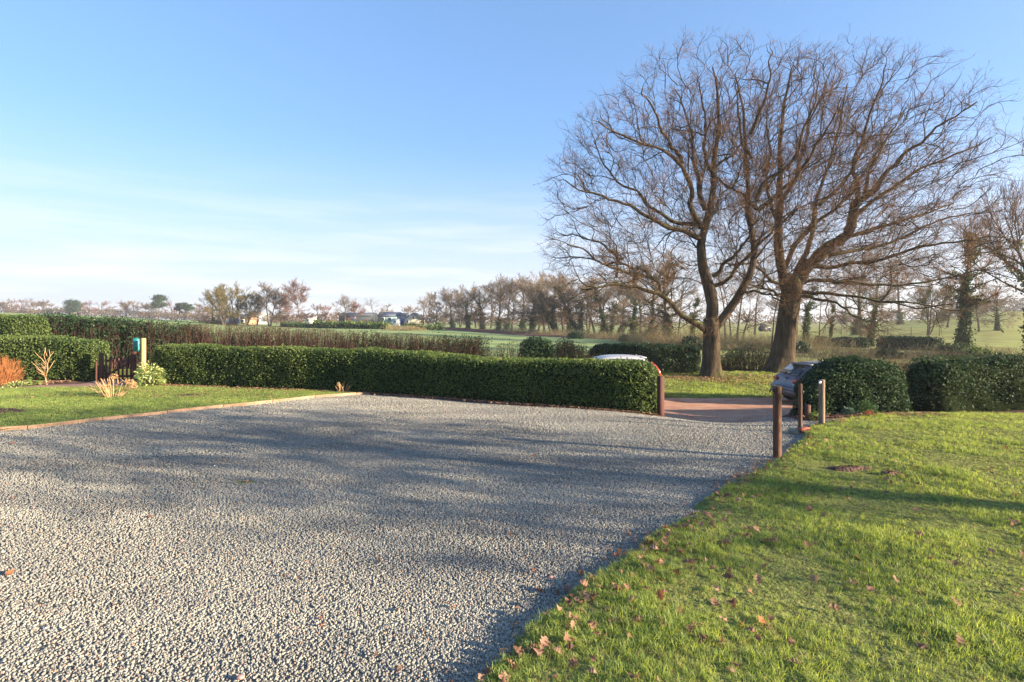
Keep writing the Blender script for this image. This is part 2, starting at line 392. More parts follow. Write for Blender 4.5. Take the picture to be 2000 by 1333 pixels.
gv = np.column_stack([gx.ravel(), gy.ravel(), gz.ravel()]); gi = np.arange(gv.shape[0]).reshape(RR.shape)
gq = np.stack([gi[:-1], np.roll(gi[:-1], -1, 1), np.roll(gi[1:], -1, 1), gi[1:]], -1).reshape(-1, 4)[:, ::-1]
past = sstep((gv[:, 0]/np.maximum(gv[:, 1], 5)-0.12-0.25*np.clip((110-gv[:, 1])/110, 0, 1)*0)/0.2)
past = np.maximum(past, (gv[:, 1] < 28).astype(float))
obj('field', mesh('field', gv, gq, np.column_stack([np.roll(gi[0], -1), gi[0], np.full(na, gi[0, 0])])[:0], smooth=True, attrs={'pasture': past}), M['field'], kind='structure')

# --- outlines on the ground (metres)
LAWN_EDGE = [(-0.36, 1.4), (-0.30, 2.2), (-0.17, 2.88), (0.0, 3.17), (0.37, 3.70), (0.91, 4.34), (1.52, 5.05), (2.5, 6.24), (3.80, 7.55), (4.9, 8.75), (5.55, 9.6), (6.1, 10.25), (6.55, 10.65)]
RIGHT_LAWN = LAWN_EDGE+[(7.3, 10.95), (8.3, 11.35), (9.2, 11.75), (11, 11.95), (14, 12.3), (20, 12.9), (27, 13), (27, -4), (-0.5, -4)]
LEFT_EDGE = [(-20, 7.4), (-16, 8.0), (-11.6, 9.3), (-9.87, 9.87), (-9.2, 10.5), (-8.9, 10.95), (-8.55, 11.4), (-8.0, 11.9), (-7.5, 12.5), (-6.6, 13.35), (-5.7, 14.45), (-4.62, 15.65)]
LEFT_LAWN = LEFT_EDGE+[(-5.6, 15.95), (-8.0, 16.5), (-10.8, 17.2), (-12.6, 17.35), (-13.4, 16.9), (-15.2, 16.75), (-17, 16.3), (-22, 15.2)]
GRAVEL = [(-20, -4), (-20, 7.4)]+LEFT_EDGE[1:]+[(-4.5, 15.85), (0.4, 13.55), (3.5, 12.25), (4.2, 12.35), (5.3, 12.25), (6.4, 11.8), (6.9, 11.0), (6.9, 10.4), (5.7, 9.0), (3.0, 6.0), (1.2, 4.0), (0.4, 2.6), (0.2, -4)]

def gravelmat():
    m, nt, out = nodes('gravel')
    p = nt.nodes.new('ShaderNodeBsdfPrincipled'); p.inputs['Roughness'].default_value = 0.9; p.inputs['Specular IOR Level'].default_value = 0.2
    g = nt.nodes.new('ShaderNodeNewGeometry')
    v = nt.nodes.new('ShaderNodeTexVoronoi'); v.inputs['Scale'].default_value = 46; nt.links.new(g.outputs['Position'], v.inputs['Vector'])
    s = nt.nodes.new('ShaderNodeSeparateColor'); nt.links.new(v.outputs['Color'], s.inputs['Color'])
    r = ramp(nt, [(0.11, 0.108, 0.10), (0.18, 0.175, 0.155), (0.25, 0.24, 0.205), (0.31, 0.295, 0.25)]); nt.links.new(s.outputs['Red'], r.inputs['Fac'])
    n = nt.nodes.new('ShaderNodeTexNoise'); n.inputs['Scale'].default_value = 0.55; n.inputs['Detail'].default_value = 5; nt.links.new(g.outputs['Position'], n.inputs['Vector'])
    r2 = ramp(nt, [(0.72, 0.68, 0.62), (1.05, 1.05, 1.05)], [0.38, 0.6]); nt.links.new(n.outputs['Fac'], r2.inputs['Fac'])
    mm = nt.nodes.new('ShaderNodeMix'); mm.data_type = 'RGBA'; mm.blend_type = 'MULTIPLY'; mm.inputs['Factor'].default_value = 1
    nt.links.new(r.outputs['Color'], mm.inputs['A']); nt.links.new(r2.outputs['Color'], mm.inputs['B'])
    # worn wheel tracks between the gateway and the yard: finer, muddier stone
    nt.links.new(mm.outputs['Result'], p.inputs['Base Color'])
    b = nt.nodes.new('ShaderNodeBump'); b.inputs['Strength'].default_value = 0.9; b.inputs['Distance'].default_value = 0.012; b.invert = True
    nt.links.new(v.outputs['Distance'], b.inputs['Height']); nt.links.new(b.outputs['Normal'], p.inputs['Normal'])
    nt.links.new(p.outputs['BSDF'], out.inputs['Surface']); return m
M['gravel'] = gravelmat()
M['turf'] = surf('turf', [(0.09, 0.085, 0.04), (0.15, 0.17, 0.055), (0.24, 0.245, 0.085)], scale=11.0, rough=1, bump=1.0, bscale=40, detail=9, spec=0.0, coord='Object', bdist=0.03)
M['lane'] = surf('lane_dirt', [(0.31, 0.155, 0.105), (0.42, 0.235, 0.16), (0.48, 0.31, 0.22)], scale=1.6, rough=1, bump=0.5, bscale=20, spec=0.0, detail=8)
M['soil'] = surf('bed_soil', [(0.07, 0.046, 0.038), (0.15, 0.10, 0.08)], scale=9, rough=1, bump=0.9, bscale=24, spec=0.0, bdist=0.05)
M['plough'] = surf('bare_soil', [(0.115, 0.058, 0.05), (0.185, 0.10, 0.082)], scale=0.5, rough=1, bump=0.8, bscale=2.0, spec=0.0, bdist=0.2)
M['path'] = surf('path_paving', [(0.22, 0.14, 0.115), (0.31, 0.20, 0.16)], scale=2.5, rough=0.95, bump=0.3, bscale=30, spec=0.1)
M['verge'] = surf('verge_turf', [(0.12, 0.095, 0.045), (0.15, 0.17, 0.05), (0.20, 0.225, 0.06)], scale=0.9, rough=1, bump=0.8, bscale=9, spec=0.0, detail=8, bdist=0.06)

def gr_rel(x, y):
    p = np.stack([x, y, 0*x], -1); return 0.018*lump(p, 0.9, 3)+0.006*lump(p, 3.1, 5)
def lawn_rel(x, y):
    p = np.stack([x, y, 0*x], -1); return 0.028*lump(p, 1.3, 1)+0.014*lump(p, 4.3, 2)
gravel_o, gV, gQ, gD = sheet('gravel_drive', smooth_poly(GRAVEL, 3), 0.20, 0.0, M['gravel'], 0.0, gr_rel)
rl_o, rlV, rlQ, rlD = sheet('lawn', smooth_poly(RIGHT_LAWN, 5, 0.012, 4), 0.16, 0.045, M['turf'], 0.05, lawn_rel)
ll_o, llV, llQ, llD = sheet('lawn', smooth_poly(LEFT_LAWN, 3), 0.22, 0.03, M['turf'], 0.0, lambda x, y: 0.4*lawn_rel(x, y))
LANE = [(-40, 21.5), (-14, 20.0), (-2, 19.4), (8, 19.7), (20, 20.4), (45, 22), (45, 16), (20, 15.4), (9, 14.2), (7.0, 12.4), (6.4, 11.7), (5.3, 12.15), (4.2, 12.25), (3.7, 12.5), (3.3, 13.0), (-4, 17.0), (-14, 18.9), (-40, 20)]
lane_o, laV, laQ, laD = sheet('lane', smooth_poly(LANE, 4, 0.03, 2), 0.3, 0.006, M['lane'], 0.012, lambda x, y: -0.04*np.exp(-((y-17.2)/0.35)**2)-0.04*np.exp(-((y-18.7)/0.35)**2)+0.01*lump(np.stack([x, y, 0*x], -1), 2.2))
VERGE = [(-40, 21.3), (-14, 19.85), (-2, 19.25), (8, 19.55), (20, 20.3), (50, 22), (50, 30), (20, 29.5), (0, 29.5), (-40, 30)]
verge_o, veV, veQ, veD = sheet('grass_verge', smooth_poly(VERGE, 4, 0.05, 3), 0.4, 0.02, M['verge'], 0.03, lambda x, y: 0.03*lump(np.stack([x, y, 0*x], -1), 1.1))
BED_R = [(6.3, 10.75), (7.0, 10.95), (8.3, 11.35), (9.2, 11.75), (11, 11.95), (14, 12.3), (22, 13), (22, 14.3), (9, 13.3), (6.9, 12.9), (6.5, 11.9)]
sheet('flower_bed', smooth_poly(BED_R, 3, 0.02, 6), 0.2, 0.03, M['soil'], 0.03, lambda x, y: 0.03*lump(np.stack([x, y, 0*x], -1), 3))
BED_L = [(-15.9, 17.55), (-15.7, 18.9), (-28, 20.2), (-28, 16.7), (-19, 17.05), (-17.2, 17.35)]
sheet('flower_bed', smooth_poly(BED_L, 3, 0.02, 7), 0.25, 0.03, M['soil'], 0.02, lambda x, y: 0.04*lump(np.stack([x, y, 0*x], -1), 2.5))
BED_M = [(-12.9, 17.15), (-10.8, 16.95), (-8, 16.25), (-5.6, 15.8), (-4.5, 15.55), (0.4, 13.2), (3.3, 12.1), (3.6, 12.6), (0.4, 14.3), (-4.66, 16.6), (-10.8, 18.3), (-12.9, 18.8)]
sheet('flower_bed', smooth_poly(BED_M, 3, 0.03, 8), 0.2, 0.036, M['soil'], 0.03, lambda x, y: 0.015*lump(np.stack([x, y, 0*x], -1), 3))
PATH = [(-13.1, 19.8), (-13.1, 17.5), (-13.6, 17.0), (-15.5, 16.85), (-17.2, 16.4), (-24, 14.8), (-24, 16.0), (-18.5, 17.0), (-16.6, 17.5), (-15.0, 17.75), (-14.9, 19.8)]
sheet('path', smooth_poly(PATH, 3), 0.2, 0.042, M['path'], 0.01)
SOIL = [(-20, 155), (8, 118), (17, 96), (27, 72), (33, 64), (33, 58), (30, 58), (14, 78), (-2, 100), (-30, 140)]
sheet('ploughed_strip', smooth_poly(SOIL, 4, 0.3, 9), 1.2, 0.08, M['plough'], 0.2)

# ------------------------------------------------------------------ scattered ground cover (stuff)
SRC = bpy.data.collections.new('scatter_sources')
def src_coll(name, objs):
    c = bpy.data.collections.new(name); SRC.children.link(c)
    for o in objs: c.objects.link(o)
    return c
def src_obj(name, me, mat):
    me.materials.append(mat); return bpy.data.objects.new(name, me)
def scatter(name, V, Q, dens, coll, seed, smin, smax, full_rot=False, size=None, zoff=0.0, tilt=0.25):
    me = mesh(name, V, Q, attrs={'dens': dens, 'sz': np.ones(len(V)) if size is None else size})
    o = bpy.data.objects.new(name, me); C.objects.link(o); o['kind'] = 'stuff'
    ng = bpy.data.node_groups.new(name, 'GeometryNodeTree')
    ng.interface.new_socket('Geometry', in_out='INPUT', socket_type='NodeSocketGeometry')
    ng.interface.new_socket('Geometry', in_out='OUTPUT', socket_type='NodeSocketGeometry')
    N, L = ng.nodes, ng.links
    gi_, go = N.new('NodeGroupInput'), N.new('NodeGroupOutput')
    dp = N.new('GeometryNodeDistributePointsOnFaces'); dp.inputs['Seed'].default_value = seed
    na_ = N.new('GeometryNodeInputNamedAttribute'); na_.data_type = 'FLOAT'; na_.inputs['Name'].default_value = 'dens'
    nb_ = N.new('GeometryNodeInputNamedAttribute'); nb_.data_type = 'FLOAT'; nb_.inputs['Name'].default_value = 'sz'
    L.new(gi_.outputs[0], dp.inputs['Mesh']); L.new(na_.outputs['Attribute'], dp.inputs['Density'])
    ip = N.new('GeometryNodeInstanceOnPoints'); ci = N.new('GeometryNodeCollectionInfo')
    ci.inputs['Collection'].default_value = coll; ci.inputs['Separate Children'].default_value = True; ci.inputs['Reset Children'].default_value = True
    ip.inputs['Pick Instance'].default_value = True
    rv = N.new('FunctionNodeRandomValue'); rv.data_type = 'FLOAT_VECTOR'
    a = PI if full_rot else tilt
    rv.inputs[0].default_value = (-a, -a, 0); rv.inputs[1].default_value = (a, a, 2*PI); rv.inputs['Seed'].default_value = seed+1
    rs = N.new('FunctionNodeRandomValue'); rs.data_type = 'FLOAT'; rs.inputs[2].default_value = smin; rs.inputs[3].default_value = smax; rs.inputs['Seed'].default_value = seed+2
    mu_ = N.new('ShaderNodeMath'); mu_.operation = 'MULTIPLY'
    L.new(rs.outputs[1], mu_.inputs[0]); L.new(nb_.outputs['Attribute'], mu_.inputs[1])
    L.new(dp.outputs['Points'], ip.inputs['Points']); L.new(ci.outputs[0], ip.inputs['Instance'])
    L.new(rv.outputs[0], ip.inputs['Rotation']); L.new(mu_.outputs[0], ip.inputs['Scale'])
    L.new(ip.outputs[0], go.inputs[0])
    md = o.modifiers.new('scatter', 'NODES'); md.node_group = ng
    return o

# --- gravel stones
M['stone'] = leafmat('gravel_stones', [(0.115, 0.116, 0.112), (0.195, 0.194, 0.18), (0.27, 0.268, 0.24), (0.335, 0.33, 0.285), (0.42, 0.41, 0.345)], trans=0, rough=0.85, spec=0.2, src='obj', patch=0.75, pmap=(0.33, (0.3, 1.5, 1)))
M['red_stone'] = leafmat('reddish_stones', [(0.24, 0.155, 0.12), (0.34, 0.25, 0.19)], trans=0, rough=0.9, src='obj')
def pebble(seed, mat):
    r = np.random.default_rng(seed); bm = bmesh.new(); bmesh.ops.create_icosphere(bm, subdivisions=1, radius=1)
    V = np.array([v.co[:] for v in bm.verts])*r.uniform(0.72, 1.28, (len(bm.verts), 1))*np.array([1.15, 0.85, 0.62])*r.uniform(0.85, 1.15, 3)
    T = [[v.index for v in f.verts] for f in bm.faces]; bm.free()
    return src_obj('gravel_stone', mesh('gravel_stone', V, None, T), mat)
st_c = src_coll('stones', [pebble(i, M['stone']) for i in range(26)]+[pebble(30, M['red_stone'])])
dist = np.hypot(gV[:, 0], gV[:, 1])
gd = np.interp(dist, [1.5, 4.5, 7, 10, 14, 18], [6600, 5800, 3300, 1800, 900, 500])
gd[(gV[:, 1] < 1.9) | (np.abs(gV[:, 0]) > gV[:, 1]*1.12+0.6)] = 0
# compacted wheel tracks swinging in from the gateway: fewer loose stones there
for tr_ in ([(1480, 838), (1330, 853), (1200, 870), (1080, 890), (950, 906), (800, 918)], [(1505, 868), (1380, 884), (1250, 905), (1120, 930), (960, 955)], [(1440, 829), (1250, 836), (1050, 842), (850, 846), (640, 850)], [(900, 868), (700, 872), (500, 880), (300, 892)]):
    tp_ = np.array([G(*q) for q in tr_]); _, dd_ = near_edge(gV[:, :2], np.vstack([tp_, tp_[::-1]])); gd *= 1-0.62*np.exp(-(dd_/0.24)**2)
gd *= np.clip(1+0.22*lump(gV*[1, 1, 0], 0.8, 12)+0.16*lump(gV*[1, 1, 0], 2.7, 13), 0.35, 1.25)
near = np.interp(dist, [3, 8, 16], [1.0, 1.12, 1.35])
SV = gV.copy(); SV[:, 2] += 0.003
scatter('gravel_stones', SV, gQ, gd, st_c, 5, 0.0055, 0.0120, True, near)
# thin gravel spilled onto the lane mouth
ld = np.where((laV[:, 1] < 17.0) & (laV[:, 0] > 2.5) & (laV[:, 0] < 8.5), np.interp(laV[:, 1], [11.5, 12.6, 15.5], [700, 220, 0]), 0)
scatter('loose_stones', laV, laQ, ld, st_c, 9, 0.008, 0.017, True)

# --- grass tufts
M['grass'] = leafmat('grass_blades', [(0.135, 0.205, 0.065), (0.225, 0.315, 0.09), (0.33, 0.41, 0.125), (0.44, 0.47, 0.20)], trans=0.5, rough=0.5, tcol=(1.5, 1.35, 0.6), src='obj', patch=0.9)
M['dry_grass'] = leafmat('dry_grass_blades', [(0.24, 0.20, 0.09), (0.36, 0.30, 0.16)], trans=0.4, rough=0.6, src='obj')
def tuft(seed, nb, hgt, spread, wid, mat, lean=0.5):
    r = np.random.default_rng(seed); V, Q, T = [], [], []
    for i in range(nb):
        a = r.uniform(0, 2*PI); p = np.array([*(r.normal(size=2)*spread*0.45), 0.0]); hh = hgt*r.uniform(0.5, 1.1)
        ln = r.uniform(0.15, 1.0)*lean; d = np.array([math.cos(a), math.sin(a), 0]); sd = np.array([-d[1], d[0], 0])*wid*r.uniform(0.7, 1.3)
        b = len(V)*1
        p1 = p+d*hh*ln*0.35+np.array([0, 0, hh*0.55]); p2 = p+d*hh*ln*1.05+np.array([0, 0, hh*(1-0.35*ln)])
        V += [p-sd, p+sd, p1-sd*0.8, p1+sd*0.8, p2]; Q.append([b, b+1, b+3, b+2]); T.append([b+2, b+3, b+4])
    return src_obj('grass_tuft', mesh('grass_tuft', np.array(V), Q, T), mat)
tu_c = src_coll('tufts', [tuft(i, 14, 0.056, 0.05, 0.0022, M['grass'], 1.15) for i in range(6)]+[tuft(20+i, 12, 0.088, 0.045, 0.0021, M['grass'], 0.9) for i in range(2)]+[tuft(40, 9, 0.050, 0.05, 0.0019, M['dry_grass'], 1.5), tuft(41, 7, 0.055, 0.06, 0.0019, M['dry_grass'], 1.6)])
fine_c = src_coll('short_tufts', [tuft(60+i, 18, 0.052, 0.11, 0.0042, M['grass'], 0.9) for i in range(5)]+[tuft(90, 9, 0.04, 0.1, 0.004, M['dry_grass'], 1.2)])
PATCHES = [(4.60, 7.05, 0.28, 0.09), (5.0, 6.78, 0.15, 0.06)]
d2 = np.hypot(rlV[:, 0], rlV[:, 1])
cl = lump(rlV*[1, 1, 0], 3.3, 2)+0.6*lump(rlV*[1, 1, 0], 7.9, 4)
rd = np.interp(d2, [1.5, 4.5, 7, 10, 16], [1250, 1000, 700, 480, 260])*np.clip(0.95+0.85*cl, 0.22, 1.8)
rd[(rlV[:, 1] < 1.6) | (rlV[:, 0] > rlV[:, 1]*1.15+1.0)] = 0
for (cx_, cy_, ra, rb) in PATCHES:
    rd *= np.clip((((rlV[:, 0]-cx_)/ra)**2+((rlV[:, 1]-cy_)/rb)**2)-0.6, 0, 1)
rsz = np.clip(0.86+0.42*cl, 0.35, 1.5)*np.interp(rlD, [0, 0.15, 0.6], [1.0, 1.1, 1.0])*np.interp(d2, [3, 9], [1.0, 1.0])
scatter('lawn_grass', rlV, rlQ, rd, tu_c, 21, 0.55, 1.1, False, rsz)
ldn = np.clip(200+90*lump(llV*[1, 1, 0], 2.1, 5), 40, 400); ldn[np.abs(llV[:, 0]) > llV[:, 1]*1.12+0.5] = 0
LP = [(-12.1, 12.05, 0.75, 0.3), (-9.3, 14.8, 0.35, 0.22)]
for (cx_, cy_, ra, rb) in LP:
    ldn *= np.clip((((llV[:, 0]-cx_)/ra)**2+((llV[:, 1]-cy_)/rb)**2)-0.6, 0, 1)
scatter('lawn_grass', llV, llQ, ldn, fine_c, 23, 0.45, 0.85)
vdn = np.clip(45+45*lump(veV*[1, 1, 0], 1.3, 6), 8, 140)*(np.hypot(veV[:, 0]-10, (veV[:, 1]-24)) < 18)
vdn = vdn*np.interp(veV[:, 1], [19.3, 20.5, 24.5, 27], [0.4, 1.0, 1.0, 0.35])
scatter('verge_grass', veV, veQ, vdn, fine_c, 25, 0.8, 1.9)
# ------------------------------------------------------------------ hedges
def resample(pts, step):
    pts = np.asarray(pts, float); d = np.r_[0, np.cumsum(np.linalg.norm(np.diff(pts[:, :2], axis=0), axis=1))]
    n = max(3, int(d[-1]/step)+1); s = np.linspace(0, d[-1], n)
    return np.column_stack([np.interp(s, d, pts[:, k]) for k in range(pts.shape[1])]), s
def hedge_surface(path, width, ends=(0.35, 0.35), power=5.0, amp=0.05, freq=2.2, step=0.14, na=34, seed=0, sink=0.05, topamp=0.0):
    """path rows: x, y, ztop. Returns grid points (n,na,3) and normals"""
    c, s = resample(path, step)
    L = s[-1]
    # finer rings at both ends so that the rounded ends are well covered
    se = np.concatenate([np.linspace(0, ends[0], 9)**2/max(ends[0], 1e-6), np.linspace(ends[0], L-ends[1], max(4, int((L-ends[0]-ends[1])/step)))[1:-1], L-(np.linspace(ends[1], 0, 9)**2/max(ends[1], 1e-6))])
    c = np.column_stack([np.interp(se, s, c[:, k]) for k in range(3)])
    k = 3; cs = c.copy()
    t = np.gradient(cs[:, :2], axis=0); t = nrm(t); n = np.column_stack([t[:, 1], -t[:, 0]])
    f = np.ones(len(se))
    for e, q in ((ends[0], se), (ends[1], L-se)):
        r = np.clip(q/max(e, 1e-6), 0, 1); f = f*np.clip(1-(1-r)**2.6, 0, 1)**(1/2.6)
    f = np.maximum(f, 0.02)
    ad = np.linspace(PI, 0, 400); X = np.sign(np.cos(ad))*np.abs(np.cos(ad))**(2/power); Z = np.abs(np.sin(ad))**(2/power)
    H0 = float(np.mean(c[:, 2]-h(c[:, 0], c[:, 1])))
    dl = np.r_[0, np.cumsum(np.hypot(np.diff(X)*width/2, np.diff(Z)*H0))]; q = np.linspace(0, dl[-1], na)
    X = np.interp(q, dl, X); Z = np.interp(q, dl, Z)
    off = X[None]*width/2*f[:, None]
    px = c[:, 0:1]+n[:, 0:1]*off; py = c[:, 1:2]+n[:, 1:2]*off
    zb = h(px, py)-sink
    zt = c[:, 2:3]*np.ones_like(off)
    if topamp: zt = zt+topamp*lump(np.stack([px, py, 0*px], -1), 0.9, seed+9)
    hz = (zt-zb)*(0.72+0.28*np.clip(f, 0, 1)[:, None])
    Pn = np.stack([px, py, zb+Z[None]*hz], -1)
    def normals(G_):
        du = np.gradient(G_, axis=0); dv = np.gradient(G_, axis=1); return nrm(np.cross(dv, du))
    N = normals(Pn)
    mid = np.stack([c[:, 0], c[:, 1], (zb.mean(1)+zt.mean(1))/2], -1)[:, None]
    sg = np.sign(np.mean(np.sum(N*(Pn-mid), -1))); N = N*sg
    Pn = Pn+N*(amp*lump(Pn, freq, seed)+0.4*amp*lump(Pn, freq*3.1, seed+4))[..., None]
    return Pn, N
def grid_quads(a, b):
    i = np.arange(a*b).reshape(a, b); return np.stack([i[:-1, :-1], i[:-1, 1:], i[1:, 1:], i[1:, :-1]], -1).reshape(-1, 4)
def sample_grid(Pn, N, dens, rng, weight=None):
    a, b = Pn.shape[:2]; Q = grid_quads(a, b); V = Pn.reshape(-1, 3); Nn = N.reshape(-1, 3)
    ar = 0.5*np.linalg.norm(np.cross(V[Q[:, 2]]-V[Q[:, 0]], V[Q[:, 3]]-V[Q[:, 1]]), axis=1)
    w = ar if weight is None else ar*weight(V[Q].mean(1))
    n = int(w.sum()*dens); k = rng.choice(len(Q), n, p=w/w.sum())
    u, v = rng.uniform(0, 1, (2, n, 1)); q = Q[k]
    mixf = lambda A: (A[q[:, 0]]*(1-u)*(1-v)+A[q[:, 1]]*(1-u)*v+A[q[:, 2]]*u*v+A[q[:, 3]]*u*(1-v))
    return mixf(V), nrm(mixf(Nn))
def hedge(name, label, cat, path, width, mat, leaf=0.036, dens=900, group=None, seed=0, core=0.07, depth=(-0.09, 0.035), jit=1.0, weight=None, stems=0, asp=0.55, core_on=True, shoots=0, **kw):
    rng = np.random.default_rng(100+seed)
    Pn, N = hedge_surface(path, width, seed=seed, **kw)
    c = np.mean(np.asarray(path, float)[:, :2], axis=0); base = np.array([c[0], c[1], hs(c[0], c[1])])
    root = thing(name, label, cat, base, 0, group)
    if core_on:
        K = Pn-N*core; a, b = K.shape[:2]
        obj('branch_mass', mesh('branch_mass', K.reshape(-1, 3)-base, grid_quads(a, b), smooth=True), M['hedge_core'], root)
    p, n = sample_grid(Pn, N, dens, rng, weight)
    p = p+n*rng.uniform(*depth, (len(p), 1))
    if shoots:
        # stray shoots the shears have missed
        kk = rng.choice(len(p), shoots); q0 = p[kk]; up = nrm(n[kk]+np.array([0, 0, 1.2])+0.4*rng.normal(size=(shoots, 3))); ln_ = rng.uniform(0.04, 0.15, shoots)
        q = np.concatenate([q0+up*(ln_*f)[:, None] for f in (0.35, 0.6, 0.85, 1.0)]); p = np.concatenate([p, q]); n = np.concatenate([n, np.tile(up, (4, 1))+0.5*rng.normal(size=(4*shoots, 3))])
    V, Q, a = leaves(p, n, leaf, rng, jit=jit, asp=asp)
    # leaves a little higher up and outside are younger and paler
    obj('foliage', mesh('foliage', V-base, Q, attrs={'rnd': a}), mat, root, kind='stuff')
    if stems:
        sp, _ = resample(path, 0.1); k = rng.integers(5, max(6, len(sp)-6), stems)
        q = sp[k]; st = np.column_stack([q[:, :2]+rng.uniform(-1, 1, (stems, 2))*width*0.36, np.zeros(stems)]); st[:, 2] = h(st[:, 0], st[:, 1])-0.05
        top = st+np.column_stack([rng.normal(size=(stems, 2))*0.08, rng.uniform(0.3, 0.6, stems)*(q[:, 2]-st[:, 2])])
        md = (st+top)/2+rng.normal(size=(stems, 3))*0.06
        Vt, Qt = tubes(np.stack([st, md, top], 1), np.repeat(rng.uniform(0.008, 0.022, (stems, 1)), 3, 1)*np.array([1, 0.8, 0.5]), 4)
        obj('stems', mesh('stems', Vt-base, Qt), M['hedge_stem'], root, kind='stuff')
    return root
lowgap = lambda p: np.clip((p[:, 2]-h(p[:, 0], p[:, 1])-0.02)/0.14, 0.12, 1)

off = lambda pts, d: pts
# clipped privet hedge along the drive (path is its centre line)
hedge('clipped_hedge', 'long clipped green privet hedge between the gravel drive and the lane', 'hedge',
      [(-12.75, 18.45, 1.10), (-10.65, 18.0, 1.10), (-7.5, 17.2, 1.07), (-4.45, 16.33, 1.03), (-2.0, 15.2, 1.0), (0.62, 13.95, 0.97), (2.2, 13.25, 0.95), (3.62, 12.72, 0.86)],
      1.1, M['privet'], 0.029, 1700, seed=1, ends=(0.3, 0.42), amp=0.065, freq=1.7, shoots=420, topamp=0.06, weight=lowgap, stems=260, power=6)
hedge('clipped_hedge', 'clipped green hedge left of the wooden gate with a bare shrub before it', 'hedge',
      [(-28, 20.3, 1.34), (-20, 19.75, 1.33), (-17.5, 19.6, 1.32), (-15.6, 19.45, 1.18)],
      1.15, M['privet'], 0.038, 900, seed=2, ends=(0.3, 0.3), amp=0.06, weight=lowgap, power=7, stems=60)
hedge('clipped_hedge', 'tall sunlit clipped hedge at the far left edge, behind the lower one', 'hedge',
      [(-31, 23.4, 2.32), (-25, 22.4, 2.28), (-20.2, 21.7, 2.12)], 1.6, M['privet'], 0.042, 650, seed=3, ends=(0.3, 0.3), amp=0.07, power=7)

# right-hand hedges beside the lawn
hedge('ivy_hedge', 'rounded dark ivy-covered hedge behind the wooden posts at the gateway', 'hedge',
      [(6.72, 12.2, 0.50), (7.1, 12.17, 0.80), (7.5, 12.15, 0.97), (8.1, 12.2, 1.0), (8.95, 12.35, 0.92), (9.4, 12.5, 0.66)], 1.0, M['ivy_hedge'], 0.034, 1500, shoots=260, seed=4, ends=(0.35, 0.5), amp=0.12, freq=2.3, power=5, weight=lowgap, stems=60)
hedge('overgrown_hedge', 'overgrown dark hedge along the back of the right-hand lawn', 'hedge',
      [(10.0, 12.9, 0.55), (10.5, 12.95, 0.98), (11.6, 13.1, 1.05), (13.5, 13.35, 1.03), (16.5, 13.8, 1.08), (21, 14.5, 1.15)], 1.3, M['ivy_hedge'], 0.033, 820, shoots=500, topamp=0.08, seed=5, ends=(0.5, 0.3), amp=0.13, freq=1.9, power=4, stems=620, depth=(-0.18, 0.08),
      weight=lambda p: np.clip((p[:, 2]-h(p[:, 0], p[:, 1])-0.05)/0.5, 0.12, 1))

# --- hawthorn field hedge beyond the lane: upright reddish stems with leafy patches
def twig_hedge(name, label, path, width, nst, seed, mat_t, leafy, nleaf, group=None, leaf=0.05, lmat='laurel', side=3):
    rng = np.random.default_rng(seed); c, s = resample(path, 0.1)
    base = np.array([c[:, 0].mean(), c[:, 1].mean(), hs(c[:, 0].mean(), c[:, 1].mean())])
    root = thing(name, label, 'hedge', base, 0, group)
    k = rng.integers(0, len(c), nst); q = c[k]
    st = np.column_stack([q[:, :2]+rng.normal(size=(nst, 2))*[0.2, width*0.26], np.zeros(nst)]); st[:, 2] = h(st[:, 0], st[:, 1])-0.05
    frac = rng.uniform(0.72, 1.0, nst)*(1+0.03*np.sin(q[:, 0]*3.1)); frac[::17] *= 1.08
    top = np.column_stack([st[:, :2]+rng.normal(size=(nst, 2))*0.17, st[:, 2]+frac*(q[:, 2]-st[:, 2])])
    S = 4; tt = np.linspace(0, 1, S)[None, :, None]
    Pn = st[:, None]*(1-tt)+top[:, None]*tt; Pn[:, 1:-1] += rng.normal(size=(nst, S-2, 3))*[0.05, 0.05, 0.02]
    r0 = rng.uniform(0.006, 0.016, nst)
    V, Q = tubes(Pn, r0[:, None]*np.linspace(1, 0.4, S)[None], 3)
    mb = MB(); mb.add(V, Q)
    ns = nst*side; kk = rng.integers(0, nst, ns); ti = rng.integers(1, S, ns); b0 = Pn[kk, ti]
    dv = nrm(np.column_stack([rng.normal(size=(ns, 2)), rng.uniform(0.1, 1.4, ns)]))*rng.uniform(0.12, 0.38, (ns, 1))
    e = b0+dv; lim = np.interp(e[:, 0], c[np.argsort(c[:, 0]), 0], c[np.argsort(c[:, 0]), 2])+0.07; e[:, 2] = np.minimum(e[:, 2], lim)
    V, Q = tubes(np.stack([b0, e], 1), np.column_stack([np.full(ns, 0.006), np.full(ns, 0.003)]), 3); mb.add(V, Q)
    mb.build('stems', mat_t, root, kind='stuff', off=base)
    if nleaf:
        p = np.concatenate([Pn.reshape(-1, 3), e]); p = p[rng.integers(0, len(p), nleaf)]+rng.normal(size=(nleaf, 3))*0.09
        keep = rng.uniform(0, 1, nleaf) < leafy(p); p = p[keep]
        V, Q, a = leaves(p, rng.normal(size=p.shape)+[0, -0.4, 0.5], leaf, rng)
        obj('foliage', mesh('foliage', V-base, Q, attrs={'rnd': a}), M[lmat], root, kind='stuff')
    return root
def top_path(cols, Y):
    return [tuple(P(px, py, y)) for (px, py), y in zip(cols, Y)]
FH = top_path([(60, 620), (125, 621), (250, 630), (375, 636), (500, 637), (630, 646)], [24.5, 24.8, 25.2, 25.6, 26, 26.4])
twig_hedge('field_hedge', 'leafy dark left part of the trimmed field hedge beyond the lane', FH[:4], 1.3, 2400, 31, M['hedge_stem'],
           lambda p: np.clip(0.75+0.9*lump(p*[1, 1, 1.3], 1.1, 3), 0.2, 1), 60000, 'hawthorn hedge along the field')
